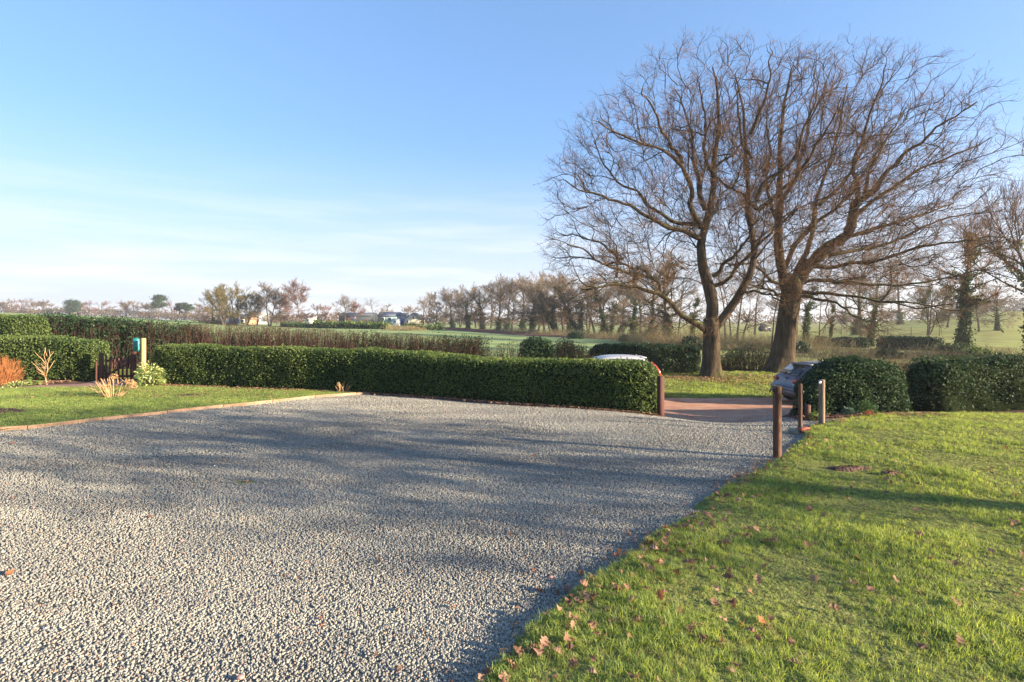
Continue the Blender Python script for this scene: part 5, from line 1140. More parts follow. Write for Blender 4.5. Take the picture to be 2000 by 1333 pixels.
    # round badge: ring with a V above a W
    if light == 'low':
        bx, bz = .062, .865; a = np.linspace(0, 2*PI, 25); em = MB(); em.tube([(bx, .062*math.cos(q), bz+.062*math.sin(q)) for q in a], .008, 6, cap=False)
        em.tube([(bx, .030, bz+.052), (bx, 0, bz+.006), (bx, -.030, bz+.052)], .006, 4)
        em.tube([(bx, .052, bz+.022), (bx, .024, bz-.05), (bx, 0, bz-.002), (bx, -.024, bz-.05), (bx, -.052, bz+.022)], .006, 4)
        em.build('badge', M['chrome'], root)
        sc_ = MB(); sc_.box((.070, -.52, .735), (.006, .16, .026)); sc_.build('boot_lettering', M['chrome'], root)
    # side windows, mirrors, door handles, windscreen
    for sg in (-1, 1):
        f = lambda x, z, zr, ze, wr, we: (x, sg*(we*.975+(wr+.03-we*.975)*np.clip((z-ze)/(zr-.05-ze), 0, 1)), z)
        A = [(.52, 1.02), (1.18, 1.02), (1.18, 1.37), (.78, 1.36)]; B = [(1.25, 1.02), (2.62, 1.0), (2.25, 1.33), (1.95, 1.385), (1.25, 1.385)]
        for q in (A, B):
            p = [f(x, z+t*.8, 1.46+t, .97+t*.35, .56, .84) for x, z in q]; panel('side_window', M['glass_car'], p if sg < 0 else p[::-1], 0.02)
        mm = MB(); mm.box((2.55, sg*.95, 1.03+t*.4), (.14, .18, .13), bev=.03); mm.build('door_mirror', paint, root)
        for hx in (1.05, 2.0):
            hh = MB(); hh.box((hx, sg*.862, .84+t*.3), (.17, .04, .03), bev=.008); hh.build('door_handle', paint, root)
        hl = MB(); hl.box((3.80, sg*.60, .68+t*.2), (.22, .30, .14), rz=-sg*.5, bev=.03); hl.build('headlight', M['clear_lens'], root)
    panel('windscreen', M['glass_car'], [(2.98, -.62, 1.03+t*.4), (2.98, .62, 1.03+t*.4), (2.40, .52, 1.39+t), (2.40, -.52, 1.39+t)], 0.03)
    if antenna:
        an = MB(); an.add([(.78, -.02, 1.44+t), (.95, -.03, 1.46+t), (.95, .03, 1.46+t), (.78, .02, 1.44+t), (.78, 0, 1.525+t)], [(0, 1, 2, 3)], [(0, 4, 1), (1, 4, 2), (2, 4, 3), (3, 4, 0)]); an.build('roof_aerial', M['black_trim'], root)
    for wx in (.72, 3.22):
        for sg in (-1, 1):
            y0 = sg*.765; wl_ = MB(); wl_.tube([(wx, y0-.10, .31), (wx, y0-.075, .31), (wx, y0+.075, .31), (wx, y0+.10, .31)], [.27, .31, .31, .27], 24); wo = wl_.build('wheel', M['rubber'], root)
            r_ = MB(); r_.tube([(wx, y0+sg*.085, .31), (wx, y0+sg*.108, .31)], [.20, .185], 18); r_.build('rim', M['alloy'], wo)
            ar = MB(); aa_ = np.linspace(-.25, PI+.25, 15); ar.tube([(wx+.345*math.cos(q), sg*.845, .31+.345*math.sin(q)) for q in aa_], .035, 6); ar.build('wheel_arch', M['black_trim'], root)
    return root
grey_paint = plain('grey_car_paint', (0.085, 0.095, 0.125), 0.35, 0.3, 0.4, 0.4)
white_paint = plain('white_car_paint', (0.36, 0.375, 0.42), 0.35, 0.0, 0.4, 0.3)
gx0, gy0 = 9.62, 18.2
car('grey_hatchback', 'grey hatchback seen from behind, parked on the verge past the gateway', (gx0, gy0, hs(gx0+1.5, gy0)), 0.0, grey_paint)
wx0, wy0 = 5.70, 20.15
car('white_hatchback', 'white car parked behind the clipped hedge, only roof and tail light showing', (wx0, wy0, hs(wx0-2, wy0)), PI, white_paint, 0.11, 'tall', True)

# ------------------------------------------------------------------ gateway posts
M['brown_post'] = surf('brown_stained_post', [(0.055, 0.026, 0.016), (0.12, 0.062, 0.04), (0.17, 0.10, 0.07)], scale=3.5, rough=0.85, bump=0.5, bscale=18, stretch=(4, 4, 0.35), spec=0.2)
M['grey_post'] = surf('weathered_grey_post', [(0.10, 0.075, 0.055), (0.20, 0.155, 0.115), (0.27, 0.21, 0.16)], scale=3.5, rough=0.9, bump=0.5, bscale=18, stretch=(4, 4, 0.35), spec=0.15)
M['dark_wood'] = surf('dark_stained_wood', [(0.05, 0.02, 0.018), (0.11, 0.046, 0.04)], scale=4, rough=0.75, bump=0.3, stretch=(4, 4, 0.4), spec=0.25)
M['pale_post'] = surf('new_pale_post', [(0.36, 0.24, 0.11), (0.50, 0.36, 0.19)], scale=3, rough=0.85, bump=0.3, stretch=(4, 4, 0.3), spec=0.15)
M['iron'] = plain('dark_iron', (0.03, 0.03, 0.033), 0.5, 0.8)
def round_post(name, label, px, pbase, ptop, dia, mat, Y=None, lean=(0, 0), seed=0, extra=0.3):
    if Y is None: x, Y = G(px, pbase)
    x = (px-1000)/1000*Y; zb = hs(x, Y); zt = CAM_Z-(ptop-625)/1000*Y; H_ = zt-zb
    root = thing(name, label, 'post', (x, Y, zb)); rng = np.random.default_rng(seed)
    K, S = 16, 12; a = np.arange(K)*2*PI/K; zz = np.r_[np.linspace(-extra, H_-0.018, S-1), H_]; rad = dia/2*np.ones(S); rad[-1] *= 0.86
    rr_ = rad[:, None]*(1+0.03*rng.normal(size=(1, K))+0.012*rng.normal(size=(S, K)))
    ax = np.column_stack([lean[0]*zz/H_, lean[1]*zz/H_, zz]); V = ax[:, None]+np.stack([rr_*np.cos(a), rr_*np.sin(a), 0*rr_], -1)
    m = MB(); i = np.arange(S*K).reshape(S, K); m.add(V.reshape(-1, 3), np.stack([i[:-1], np.roll(i[:-1], -1, 1), np.roll(i[1:], -1, 1), i[1:]], -1).reshape(-1, 4))
    b = m.n; m.add([ax[-1]+[0, 0, 0.004]]); m.T.append(np.array([[b, (S-1)*K+j, (S-1)*K+(j+1) % K] for j in range(K)]))
    m.build('shaft', mat, root, smooth=False); return root, H_
GP = 'timber posts at the drive entrance'
rp_, H_ = round_post('wooden_post', 'nearest round brown post with a latch at its top, at the lawn edge', 1518, 896, 755, 0.118, M['brown_post'], seed=1)
rp_['group'] = GP
m = MB(); m.tube([(-.055, -.02, H_-.035), (-.10, -.03, H_-.03), (-.125, -.035, H_-.055), (-.13, -.035, H_-.085)], .011, 6); m.box((-.062, -.015, H_-.05), (.012, .05, .09), bev=.003); m.tube([(-.085, -.03, H_-.07), (-.10, -.03, H_-.095), (-.08, -.03, H_-.105)], .008, 6); m.build('latch', M['iron'], rp_)
rp2, H2 = round_post('wooden_post', 'slim squared post in the middle of the three at the right of the gateway', 1563, 842, 750, 0.07, M['brown_post'], seed=2); rp2['group'] = GP
m = MB(); a = np.linspace(0, 2*PI, 13)
m.tube([(.055+.02*math.cos(q), -.02, H2-.16+.03*math.sin(q)) for q in a], .006, 5, cap=False); m.box((.04, -.02, H2-.16), (.03, .02, .06), bev=.003); m.build('hinge', M['iron'], rp2)
rp3, H3 = round_post('wooden_post', 'weathered grey-brown post farthest right, in front of the ivy hedge', 1605, 831, 742, 0.115, M['grey_post'], seed=3); rp3['group'] = GP
m = MB(); m.box((-.058, -.035, H3-.05), (.03, .05, .06), bev=.006); m.tube([(-.07, -.05, H3-.04), (-.085, -.055, H3-.075)], .012, 6); m.build('hook', plain('galvanised', (0.5, 0.5, 0.5), 0.5, 0.8), rp3)
def square_post(name, label, px, pbase, ptop, w, mat, Y=None, group=None, rz=0.1):
    if Y is None: x, Y = G(px, pbase)
    x = (px-1000)/1000*Y; zb = hs(x, Y); zt = CAM_Z-(ptop-625)/1000*Y
    m = MB(); m.box((0, 0, (zt-zb)/2-0.15), (w, w, zt-zb+0.3), rz=rz, bev=0.008); o = m.build(name, mat); o.location = (x, Y, zb); return tag(o, label, 'post', group)
square_post('gate_post', 'tall dark square gatepost at the end of the clipped hedge', 1290.5, 818, 735, 0.125, M['dark_wood'], Y=12.35, group=GP, rz=0.35)
square_post('gate_post', 'short dark square post tucked against the ivy hedge', 1578, 822, 791, 0.085, M['dark_wood'], Y=11.15, group=GP)

# ------------------------------------------------------------------ wooden garden gate, post and letter box
def gate():
    Y = 18.55; xl, xr = (205-1000)/1000*Y, (258-1000)/1000*Y; zb = hs((xl+xr)/2, Y); w = xr-xl
    root = thing('garden_gate', 'dark brown picket gate between the two clipped hedges', 'gate', (xl, Y, zb), 0.0)
    zt = lambda f: 1.02-0.10*math.sin(PI*f)
    for i in range(7):
        f = i/6; m = MB(); hz = zt(f); x = 0.04+f*(w-0.08)
        m.add(np.array([(sx_*.032, sy_*.009, zz) for zz in (0.07, hz-.04) for sx_ in (-1, 1) for sy_ in (-1, 1)]+[(0, -.009, hz), (0, .009, hz)])+[x, 0, 0],
              [(0, 1, 3, 2), (0, 4, 5, 1), (2, 3, 7, 6), (4, 8, 9, 5), (6, 7, 9, 8), (0, 2, 6, 4), (1, 5, 7, 3)], [(4, 6, 8), (5, 9, 7)])
        m.build('picket', M['dark_wood'], root)
    for z in (0.24, 0.80):
        m = MB(); m.box((w/2, 0.03, z), (w, 0.035, 0.08), bev=.004); m.build('rail', M['dark_wood'], root)
    m = MB(); a, b = np.array([0.05, 0.03, 0.28]), np.array([w-0.05, 0.03, 0.76]); d = b-a; m.box((a+b)/2+[0, 0.004, 0], (np.linalg.norm(d), 0.03, 0.07), tilt=Matrix.Rotation(-math.atan2(d[2], d[0]), 4, 'Y')); m.build('brace', M['dark_wood'], root)
    m = MB(); m.box((w-.05, -.02, .82), (.10, .02, .03), bev=.003); m.build('latch', M['iron'], root)
gate()
square_post('gate_post', 'dark hinge post at the left of the picket gate', 198, 750, 690, 0.11, M['dark_wood'], Y=18.6)
square_post('gate_post', 'dark latch post between the picket gate and the letter box', 262.5, 748, 686, 0.10, M['dark_wood'], Y=18.6)
square_post('gate_post', 'second slim dark post left of the picket gate', 188, 750, 706, 0.05, M['dark_wood'], Y=18.45)
rp4, H4 = round_post('wooden_post', 'pale new round post beside the green letter box', 280, 752, 661, 0.16, M['pale_post'], Y=17.9, seed=5)
def letterbox():
    Y = 18.15; x = (266-1000)/1000*Y; z0 = CAM_Z-(687-625)/1000*Y; z1 = CAM_Z-(661.5-625)/1000*Y; hz = z1-z0
    root = thing('letter_box', 'turquoise metal letter box mounted beside the pale post', 'letter box', (x, Y, z0), 0.42)
    g = plain('turquoise_paint', (0.012, 0.16, 0.17), 0.4); m = MB(); m.box((0, 0, hz/2), (.155, .17, hz), bev=.012); m.build('box', g, root)
    m = MB(); m.box((0, -.006, hz+.006), (.175, .20, .016), bev=.004); m.build('lid', g, root)
    m = MB(); m.box((.083, 0, hz*.52), (.01, .135, hz*.82), bev=.004); do = m.build('door', plain('pale_turquoise', (0.10, 0.42, 0.42), 0.4), root)
    m = MB(); m.box((.09, 0, hz*.8), (.006, .10, .014)); m.build('slot', M['black_trim'], do)
    m = MB(); m.box((.13, 0.02, hz*.5), (.10, .04, .05)); m.build('bracket', M['iron'], root)
letterbox()

# ------------------------------------------------------------------ timber edging of the left lawn
M['edging'] = surf('pale_edging_board', [(0.24, 0.15, 0.10), (0.37, 0.25, 0.17)], scale=5, rough=0.9, bump=0.3, stretch=(1, 1, 1), spec=0.1)
ep, es = resample([(x, y, 0) for x, y in smooth_poly(LEFT_EDGE, 4)[:44]], 1.15)
b0 = np.array([ep[0, 0], ep[0, 1], hs(ep[0, 0], ep[0, 1])]); eroot = thing('lawn_edging', 'pale timber board edging between the left lawn and the gravel', 'edging', b0)
for i in range(len(ep)-1):
    a, b = ep[i].copy(), ep[i+1].copy(); a[2] = hs(a[0], a[1]); b[2] = hs(b[0], b[1]); d = b-a; L = np.linalg.norm(d[:2])
    m = MB(); m.box((0, 0, 0), (L-0.012, 0.038, 0.15), bev=0.004); o = m.build('edging_board', M['edging'], eroot)
    o.location = Vector((a+b)/2-b0)+Vector((random.uniform(-.006, .006), random.uniform(-.006, .006), -0.01+random.uniform(-.006, .006))); o.rotation_euler = (random.uniform(-.06, .06), -math.atan2(d[2], L), math.atan2(d[1], d[0]))

# ------------------------------------------------------------------ garden plants
M['pale_stem'] = surf('pale_dry_stems', [(0.36, 0.22, 0.11), (0.52, 0.35, 0.20)], scale=4, rough=0.85, bump=0, spec=0.1)
M['dry_head'] = leafmat('dry_flower_heads', [(0.34, 0.20, 0.11), (0.52, 0.34, 0.19)], trans=0.3, rough=0.9)
M['red_stem'] = surf('reddish_stems', [(0.30, 0.085, 0.045), (0.45, 0.15, 0.08)], scale=4, rough=0.8, bump=0, spec=0.1)
def stem_clump(name, label, px, pbase, ptop, wpx, n, seed, mat, heads=0, rad=0.006, Y=None, side=1.2, cat='plant'):
    rng = np.random.default_rng(seed)
    if Y is None: x, Y = G(px, pbase)
    x = (px-1000)/1000*Y; z = hs(x, Y); H_ = (pbase-ptop)/1000*Y; W = wpx/2000*Y; root = thing(name, label, cat, (x, Y, z))
    a = rng.uniform(0, 2*PI, n); f = np.sqrt(rng.uniform(0, 1, n)); b = np.column_stack([np.cos(a)*f*W*.3, np.sin(a)*f*W*.3, np.full(n, -.03)])
    tip = np.column_stack([np.cos(a)*f*W, np.sin(a)*f*W*0.8, H_*(1-0.45*f**2)*rng.uniform(.7, 1.05, n)]); d = tip-b; L = np.linalg.norm(d, axis=1)
    Pn, R = grow(rng, b, d, L, np.full(n, rad), np.full(n, rad*.7), 5, .07)
    for q in range(n):
        m = MB(); m.tube(Pn[q], R[q], 5)
        if rng.uniform() < side*0.5:
            t = rng.integers(2, 5); m.tube([Pn[q][t], Pn[q][t]+nrm(np.array([rng.normal(), rng.normal(), 1.2]))*H_*.22], [rad*.7, rad*.45], 4)
        m.build('stem', mat, root)
    for q in range(heads):
        j = int(rng.integers(0, n)) if q else int(np.argmax(Pn[:, -1, 0])); c = Pn[j, -1]; k = 70; o = nrm(rng.normal(size=(k, 3)))*.085*np.array([1.1, 1.1, .75]); V, Q, at = leaves(c+o, o, .026, rng, jit=.5, asp=.8)
        m = MB(); m.add(V, Q, None, at); m.build('flower_head', M['dry_head'], root, attr=True)
    return root
stem_clump('hydrangea', 'pale dry hydrangea clump with dead flower heads on the left lawn', 220, 777, 728, 78, 40, 1, M['pale_stem'], heads=5, rad=0.008)
stem_clump('hydrangea', 'small cut-back hydrangea at the foot of the long hedge, by the edging', 670, 768, 742, 38, 20, 2, M['pale_stem'], rad=0.009)
stem_clump('red_stemmed_plant', 'small clump of orange-red stems in the bed below the ivy hedge', 1698, 816, 798, 22, 22, 3, M['red_stem'], rad=0.006)
stem_clump('dry_plant', 'pale dry plant tuft in the bed beside the grey-brown post', 1642, 827, 812, 22, 26, 4, M['pale_stem'], rad=0.004, side=2)
def bare_shrub():
    x, Y = (92-1000)/1000*17.6, 17.6; z = hs(x, Y); root = thing('bare_shrub', 'bare pale-stemmed shrub in the bed before the left hedge', 'shrub', (x, Y, z)); rng = np.random.default_rng(8); k = Y/1000
    L = [([(0, 0), (-2, 8), (-3, 16)], .022, 0), ([(-3, 16), (-12, 27), (-22, 38), (-33, 47)], .013, .2), ([(-3, 16), (2, 29), (3, 42), (9, 58), (8, 70)], .012, -.1), ([(-3, 16), (-7, 30), (-5, 44), (-11, 58), (-9, 72)], .010, .15), ([(-2, 28), (4, 34), (11, 48)], .011, .1), ([(-2, 40), (-8, 52), (-14, 60), (-16, 66)], .010, -.2), ([(-6, 20), (-16, 28), (-26, 31), (-34, 34)], .010, .3), ([(-1, 48), (4, 58), (7, 66)], .009, .2), ([(-10, 25), (-16, 36), (-24, 47)], .009, -.2), ([(0, 56), (-5, 66), (-7, 74)], .008, .1)]
    for q in range(10):
        k0 = int(rng.integers(12, 46)); L.append(([(rng.uniform(-6, 0), k0), (rng.uniform(-16, 9), k0+rng.uniform(5, 9)), (rng.uniform(-26, 16), k0+rng.uniform(11, 20))], .006, rng.uniform(-.3, .3)))
    for pts, r, dy in L:
        p = [(a*k, dy*i/len(pts), b*k) for i, (a, b) in enumerate(pts)]; m = MB(); m.tube(p, np.linspace(r, r*.55, len(p)), 6)
        m.build('branch', M['pale_stem'], root)
bare_shrub()
def twig_ball(name, label, px, Y, W, H_, n, seed, mat, cat='shrub'):
    rng = np.random.default_rng(seed); x = (px-1000)/1000*Y; z = hs(x, Y); root = thing(name, label, cat, (x, Y, z))
    a = rng.uniform(0, 2*PI, n); f = np.sqrt(rng.uniform(0, 1, n)); b = np.column_stack([np.cos(a)*f*W*.18, np.sin(a)*f*W*.18, np.full(n, -.03)]); tip = np.column_stack([np.cos(a)*f*W*.5, np.sin(a)*f*W*.5, H_*np.sqrt(1-.75*f**2)*rng.uniform(.75, 1.05, n)])
    Pn, R = grow(rng, b, tip-b, np.linalg.norm(tip-b, axis=1), np.full(n, .005), np.full(n, .0025), 5, .09)
    P2, R2 = children(rng, Pn, R, 9, (.1, .3), .003, .25, 3, .2, (.3, .9), np.array([0, 0, 0.0]), .4, .2, .002)
    m = MB(); m.add(*tubes(Pn, R, 4)); m.build('stems', mat, root, kind='stuff'); m = MB(); m.add(*tubes(P2, R2, 3)); m.build('twigs', mat, root, kind='stuff')
M['orange_twig'] = surf('orange_twigs', [(0.28, 0.10, 0.04), (0.42, 0.19, 0.08)], scale=5, rough=0.8, bump=0, spec=0.1)
twig_ball('orange_shrub', 'rusty orange twiggy shrub at the far left edge of the bed', 2, 17.3, 1.15, 1.0, 190, 5, M['orange_twig'])
def leafy_shrub(name, label, px, pbase, ptop, wpx, n, leaf, mat, seed, Y=None, asp=.36, flat=1.0):
    rng = np.random.default_rng(seed)
    if Y is None: x, Y = G(px, pbase)
    x = (px-1000)/1000*Y; z = hs(x, Y); H_ = (pbase-ptop)/1000*Y; W = wpx/2000*Y; root = thing(name, label, 'shrub', (x, Y, z))
    d = nrm(rng.normal(size=(n, 3))); d[:, 2] = np.abs(d[:, 2]); rr_ = rng.uniform(.45, 1.0, n)[:, None]*(1+.15*lump(d*2, 2, seed))[:, None]
    c = d*rr_*np.array([W, W*.85, H_*.95]); c[:, 2] += .04
    out = nrm(d*[1, 1, .6*flat]+.45*rng.normal(size=(n, 3))); side = nrm(np.cross(out, rng.normal(size=(n, 3)))); up = np.cross(side, out)
    s = leaf*rng.uniform(.7, 1.2, (n, 1)); mid = c+out*s*.5
    V = np.stack([c, mid+side*s*asp*.5-up*s*.06, c+out*s-np.array([0, 0, .18])*s, mid-side*s*asp*.5-up*s*.06], 1).reshape(-1, 3); Q = np.arange(4*n).reshape(n, 4)
    obj('foliage', mesh('foliage', V, Q, attrs={'rnd': np.repeat(rng.uniform(0, 1, n), 4)}), mat, root, kind='stuff')
    m = MB()
    for q in range(14):
        e = c[rng.integers(0, n)]*.8; m.tube([(0, 0, -.05), e*.5+[0, 0, .05], e], [.012, .009, .005], 5)
    m.build('stems', M['hedge_stem'], root, kind='stuff')
M['variegated'] = leafmat('variegated_leaves', [(0.05, 0.10, 0.03), (0.17, 0.25, 0.07), (0.38, 0.43, 0.15), (0.52, 0.53, 0.27)], trans=0.25, rough=0.35)
M['juniper'] = leafmat('juniper_sprays', [(0.03, 0.075, 0.03), (0.06, 0.12, 0.045), (0.09, 0.16, 0.06)], trans=0.2, rough=0.6)
M['blue_green'] = leafmat('blue_green_leaves', [(0.035, 0.08, 0.06), (0.07, 0.12, 0.09)], trans=0.2, rough=0.6)
leafy_shrub('variegated_shrub', 'bright yellow-green variegated shrub at the foot of the pale post', 293, 755, 710, 56, 900, 0.125, M['variegated'], 1, Y=17.35)
leafy_shrub('juniper', 'low spreading green juniper in the bed below the ivy hedge', 1682, 808, 778, 52, 2600, 0.085, M['juniper'], 2, Y=11.75, asp=.2)
leafy_shrub('small_evergreen', 'small blue-green plant left of the juniper', 1657, 818, 800, 26, 700, 0.05, M['blue_green'], 3, Y=11.3)
leafy_shrub('fern', 'small pale green plant at the foot of the grey-brown post', 1592, 826, 815, 18, 60, 0.11, M['far_green'], 4, Y=11.0, asp=.3)
leafy_shrub('edging_plant', 'low pale leafy plant at the front of the left bed', 34, 757, 747, 46, 300, 0.085, M['variegated'], 6, Y=16.9)
leafy_shrub('edging_plant', 'small green leafy plant beside the bare shrub', 66, 752, 735, 18, 90, 0.14, M['far_green'], 7, Y=17.2)

# ------------------------------------------------------------------ stones, earth patches
def rock(name, label, px, py, size, col, seed, cat='stone', flat=.6):
    r = np.random.default_rng(seed); x, y = G(px, py); bm = bmesh.new(); bmesh.ops.create_icosphere(bm, subdivisions=2, radius=1); V = np.array([v.co[:] for v in bm.verts]); V = V*(1+.16*lump(V, 2.2, seed)[:, None]+.04*r.normal(size=(len(V), 1)))*np.array([1, .8, flat])*size; T = [[v.index for v in f.verts] for f in bm.faces]; bm.free()
    o = obj(name, mesh(name, V, None, T), surf('rock_'+str(seed), [tuple(c*.7 for c in col), tuple(c*1.2 for c in col)], scale=14, rough=.95, bump=.4, spec=.1)); o.location = (x, y, hs(x, y)+size*flat*.45); tag(o, label, cat)
rock('rock', 'rounded grey-green stone at the foot of the slim post', 1552, 846, .115, (.20, .20, .17), 1)
m = MB(); m.box((0, 0, .03), (.215, .10, .065), rz=.3, bev=.006); o = m.build('brick', surf('red_brick', [(.22, .07, .05), (.33, .12, .085)], scale=10, rough=.95, bump=.3, spec=.1)); x_, y_ = G(1570, 846); o.location = (x_, y_, hs(x_, y_)+.04); tag(o, 'red brick lying at the foot of the slim post', 'brick')
def mound(name, label, x, y, ra, rb, hgt, seed, mat='soil', dz=.05, cat='earth'):
    rng = np.random.default_rng(seed); n, k = 9, 30; f = np.linspace(0, 1, n); a = np.arange(k)*2*PI/k; ed = 1+.22*np.sin(3*a+seed)+.12*np.sin(5*a+2*seed)+.05*rng.normal(size=k)
    X = ra*f[:, None]*np.cos(a)*ed; Y_ = rb*f[:, None]*np.sin(a)*ed; Z = hgt*(1-f[:, None]**2)*(1+.35*rng.normal(size=(n, k)))
    Z[-1] = -.04; i = np.arange(n*k).reshape(n, k); Z = Z+h(x+X, y+Y_)-hs(x, y)
    o = obj(name, mesh(name, np.stack([X, Y_, Z], -1).reshape(-1, 3), np.stack([i[:-1], np.roll(i[:-1], -1, 1), np.roll(i[1:], -1, 1), i[1:]], -1).reshape(-1, 4)[:, ::-1], smooth=True), M[mat]); o.location = (x, y, hs(x, y)+dz); return tag(o, label, cat)
mound('earth_patch', 'bare patch of dark earth in the sunlit right-hand lawn', 4.62, 7.05, .28, .08, .03, 1)
mound('earth_patch', 'smaller bare earth patch right of the larger one on the right-hand lawn', 5.02, 6.80, .14, .05, .025, 2)
mound('earth_patch', 'wide bare earth patch in the shaded left lawn at the left edge', -12.1, 12.05, .8, .3, .03, 3, dz=.03)
mound('earth_patch', 'small bare earth patch in the left lawn near the long hedge', -9.3, 14.8, .36, .2, .025, 4, dz=.03)
x_, y_ = G(476, 945); mz = mound('moss_patch', 'flat patch of green moss on the gravel', x_, y_, .16, .07, .012, 5, 'turf', .012, 'moss')
for i, (px, py) in enumerate([(1075, 1129), (355, 1058), (470, 1325)]):
    rock('loose_stone', ['single pinkish stone on the gravel near the lawn edge', 'pinkish stone on the gravel at the left', 'pinkish stone low in the foreground gravel'][i], px, py, .022, (.42, .25, .23), 11+i)

# ------------------------------------------------------------------ fallen oak leaves
M['leaf_brown'] = leafmat('fallen_leaf_brown', [(0.14, 0.072, 0.045), (0.24, 0.132, 0.085), (0.35, 0.21, 0.145)], trans=.25, rough=.75, src='obj')
M['leaf_orange'] = leafmat('fallen_leaf_orange', [(0.26, 0.085, 0.04), (0.36, 0.15, 0.07)], trans=.3, rough=.75, src='obj')
M['leaf_litter'] = leafmat('leaf_litter', [(0.12, 0.06, 0.038), (0.22, 0.12, 0.08), (0.32, 0.20, 0.13)], trans=.2, rough=.85)
def leaf_mesh(seed, mat):
    r = np.random.default_rng(seed); n = 15; t = np.linspace(0, 1, n); w = .30*np.sin(PI*t**.85)*(1+.42*np.sin(t*PI*7.5))+.02; w[0] = w[-1] = .01
    c1, c2 = r.uniform(-.5, .9), r.uniform(.2, .9); z = .22*c1*np.sin(PI*t)+.03*r.normal(size=n)
    L = np.column_stack([t-.5, -w, z+c2*w*w*2.2]); Cn = np.column_stack([t-.5, 0*t, z]); Rr = np.column_stack([t-.5, w, z+c2*w*w*2.2*r.uniform(.3, 1.3)])
    V = np.vstack([L, Cn, Rr]); Q = [(i, n+i, n+i+1, i+1) for i in range(n-1)]+[(n+i, 2*n+i, 2*n+i+1, n+i+1) for i in range(n-1)]
    me = mesh('fallen_leaf', V, Q); me.materials.append(M[mat]); return me
LB = [leaf_mesh(i, 'leaf_brown') for i in range(5)]; LO = [leaf_mesh(10+i, 'leaf_orange') for i in range(3)]
rl = random.Random(5)
def put_leaf(x, y, z, orange, lab, grp, s):
    o = bpy.data.objects.new('fallen_leaf', rl.choice(LO if orange else LB)); C.objects.link(o); o.location = (x, y, z); o.scale = (s, s, s)
    o.rotation_euler = (rl.uniform(-.7, .7), rl.uniform(-.7, .7), rl.uniform(0, 6.28)); tag(o, lab, 'leaf', grp)
lp = np.array(LAWN_EDGE); nl_ = 0; seen = []
while nl_ < 290:
    if nl_ % 4:
        if not seen or rl.random() < .35: cx_ = rl.uniform(-.1, 1.9) if rl.random() < .4 else rl.uniform(0.0, 5.2); cy_ = float(np.interp(cx_, lp[:, 0], lp[:, 1]))-min(1.6, rl.expovariate(2.2)); seen.append((cx_, cy_))
        bx_, by_ = rl.choice(seen[-3:]); x = bx_+rl.gauss(0, .22); y = by_+rl.gauss(0, .14)
    else:
        y = rl.uniform(2.9, 8.2); x = rl.uniform(0.2, 1.0)*y
    ylim = float(np.interp(x, lp[:, 0], lp[:, 1]))
    if y > ylim-.02 or y < 2.7 or x > y*1.03: continue
    o_ = rl.random() < .08
    put_leaf(x, y, hs(x, y)+.045+float(lawn_rel(np.array(x), np.array(y)))+rl.uniform(.012, .046), o_, 'bright orange-red fallen oak leaf lying in the right-hand grass' if o_ else 'curled brown fallen oak leaf lying in the right-hand grass', 'orange leaves in the lawn' if o_ else 'brown leaves in the lawn', rl.uniform(.045, .088)); nl_ += 1
nl_ = 0
while nl_ < 60:
    y = 2.7+rl.expovariate(.28); x = rl.uniform(-1.0, .75)*y
    if y > 12 or (x > -.4 and y < float(np.interp(x, lp[:, 0], lp[:, 1]))+.02): continue
    if nl_ % 3 == 0:
        x = rl.uniform(0, 4.5); y = float(np.interp(x, lp[:, 0], lp[:, 1]))+rl.uniform(.02, .35)
    o_ = rl.random() < .5
    put_leaf(x, y, hs(x, y)+.024+float(gr_rel(np.array(x), np.array(y))), o_, 'orange fallen leaf lying on the gravel drive' if o_ else 'brown fallen leaf lying on the gravel drive', 'orange leaves on the gravel' if o_ else 'brown leaves on the gravel', rl.uniform(.035, .065)); nl_ += 1
def litter(name, label, pts, size, seed):
    rng = np.random.default_rng(seed); p = np.asarray(pts, float); z = h(p[:, 0], p[:, 1]); q = np.column_stack([p[:, :2], z+p[:, 2]])
    V, Q, a = leaves(q, np.tile([0, 0, 1.0], (len(q), 1)), size, rng, jit=.45, asp=.6, fold=.25); o = obj(name, mesh(name, V, Q, attrs={'rnd': a}), M['leaf_litter'], kind='stuff'); tag(o, label, 'leaves')
rg = np.random.default_rng(77)
n = 9000; xs = rg.uniform(5, 22, n); ys = rg.normal(25.6, 1.3, n); kp = rg.uniform(0, 1, n) < np.clip(.75+.5*lump(np.column_stack([xs, ys, 0*xs]), .9, 3), .05, 1); litter('leaf_litter', 'brown leaf litter on the verge under the two oaks', np.column_stack([xs, ys, np.full(n, .06)])[kp], .05, 1)
n = 2600; s = rg.uniform(0, 1, n); bx_ = np.interp(s, np.linspace(0, 1, 6), [-12.6, -10.8, -4.6, -2, 0.4, 3.5]); by_ = np.interp(bx_, [-12.6, -10.8, -4.6, 0.4, 3.5], [17.6, 17.2, 15.65, 13.3, 12.15])+rg.normal(0, .16, n); litter('leaf_litter', 'thin strip of fallen leaves along the foot of the long hedge', np.column_stack([bx_, by_, np.full(n, .055)]), .03, 2)
n = 1300; xs = rg.uniform(-.1, 6.3, n); ys = np.interp(xs, lp[:, 0], lp[:, 1])+rg.normal(-.10, .16, n); kp = rg.uniform(0, 1, n) < np.clip(.3+.8*lump(np.column_stack([xs, ys, 0*xs]), 2.2, 4), .03, 1); litter('leaf_litter', 'brown leaf fragments along the edge between gravel and lawn', np.column_stack([xs, ys, rg.uniform(.02, .07, n)])[kp], .026, 7)
n = 900; litter('leaf_litter', 'fallen leaves in the bed below the ivy hedge', np.column_stack([rg.uniform(6.5, 9.5, n), rg.uniform(10.95, 11.9, n), np.full(n, .06)]), .035, 3)
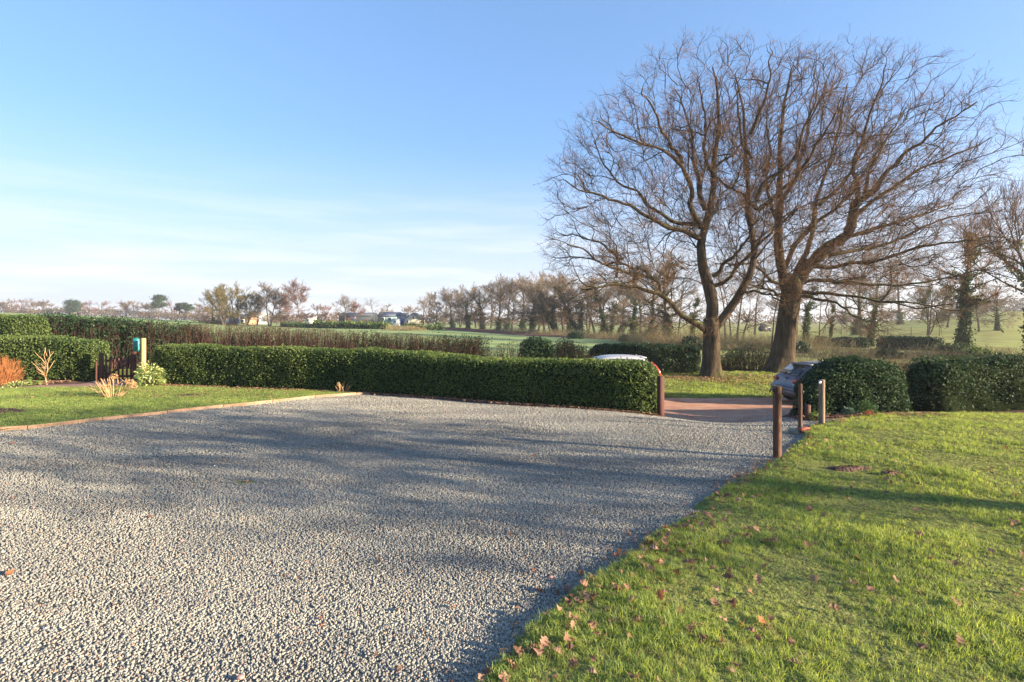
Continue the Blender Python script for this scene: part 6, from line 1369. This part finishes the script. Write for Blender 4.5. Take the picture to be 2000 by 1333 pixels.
n = 900; litter('leaf_litter', 'fallen leaves in the bed before the left hedge', np.column_stack([rg.uniform(-19, -15.8, n), rg.uniform(17.3, 18.6, n), np.full(n, .07)]), .045, 4)
n = 2600; ys = rg.uniform(4.5, 12, n); xs = rg.uniform(.3, 1.0, n)*ys; yl = np.interp(xs, lp[:, 0], lp[:, 1]); kp = (ys < yl-.05) & (rg.uniform(0, 1, n) < np.clip(.15+.6*lump(np.column_stack([xs, ys, 0*xs]), 1.7, 9), 0, .8)); litter('leaf_litter', 'small scattered leaf fragments in the right-hand lawn', np.column_stack([xs, ys, rg.uniform(.055, .08, n)])[kp], .022, 5)
n = 700; litter('leaf_litter', 'small scattered leaves on the left lawn', np.column_stack([rg.uniform(-14, -6.5, n), rg.uniform(14, 16.4, n), np.full(n, .055)]), .026, 6)

# ------------------------------------------------------------------ evergreen beyond the right edge of the frame (its shade lies across drive and lawn)
def shade_tree(label, x, y, zc, ry, rz, n, seed):
    rng = np.random.default_rng(seed); z = hs(x, y); root = thing('evergreen_tree', label, 'tree', (x, y, z)); m = MB(); m.tube([(0, 0, -.3), (.1, .1, zc*.5), (0, 0, zc+rz*.7)], [.2, .15, .05], 9); ml = MB()
    p = rng.uniform(-1, 1, (n*3, 3)); q = (p**2).sum(1)**.5; p = p[q < 1.0-.28*rng.uniform(0, 1, len(q))**2][:n]*np.array([2.3, ry, rz])+[0, 0, zc]
    for e in p[::190]: m.tube([(0, 0, max(1.0, e[2]-1.6)), e*[.55, .55, 1]-[0, 0, .5], e], [.035, .025, .012], 5)
    V, Q, a = leaves(p, rng.normal(size=p.shape)+[0, 0, .3], .088, rng); ml.add(V, Q, None, a)
    m.build('trunk', M['bark'], root); ml.build('crown', M['ivy'], root, kind='stuff', attr=True)
shade_tree('airy evergreen tree standing right of the lawn', 19.0, 0.85, 6.0, 3.75, 2.4, 5200, 3)

# ------------------------------------------------------------------ thin winter haze
hm, hnt, hout = nodes('haze')
hv = hnt.nodes.new('ShaderNodeVolumePrincipled'); hv.inputs['Color'].default_value = (0.86, 0.90, 0.97, 1); hv.inputs['Density'].default_value = 0.0005; hv.inputs['Anisotropy'].default_value = 0.25
hnt.links.new(hv.outputs['Volume'], hout.inputs['Volume'])
zb_, zt_ = -2.5, 32.0; mb = MB(); mb.box((0, 0, (zb_+zt_)/2), (2400, 2400, zt_-zb_)); mb.build('haze', hm, kind='stuff')

print('TRIS', sum(sum(len(p.vertices)-2 for p in m.polygons) for m in {o.data for o in C.objects if o.type == 'MESH'}))
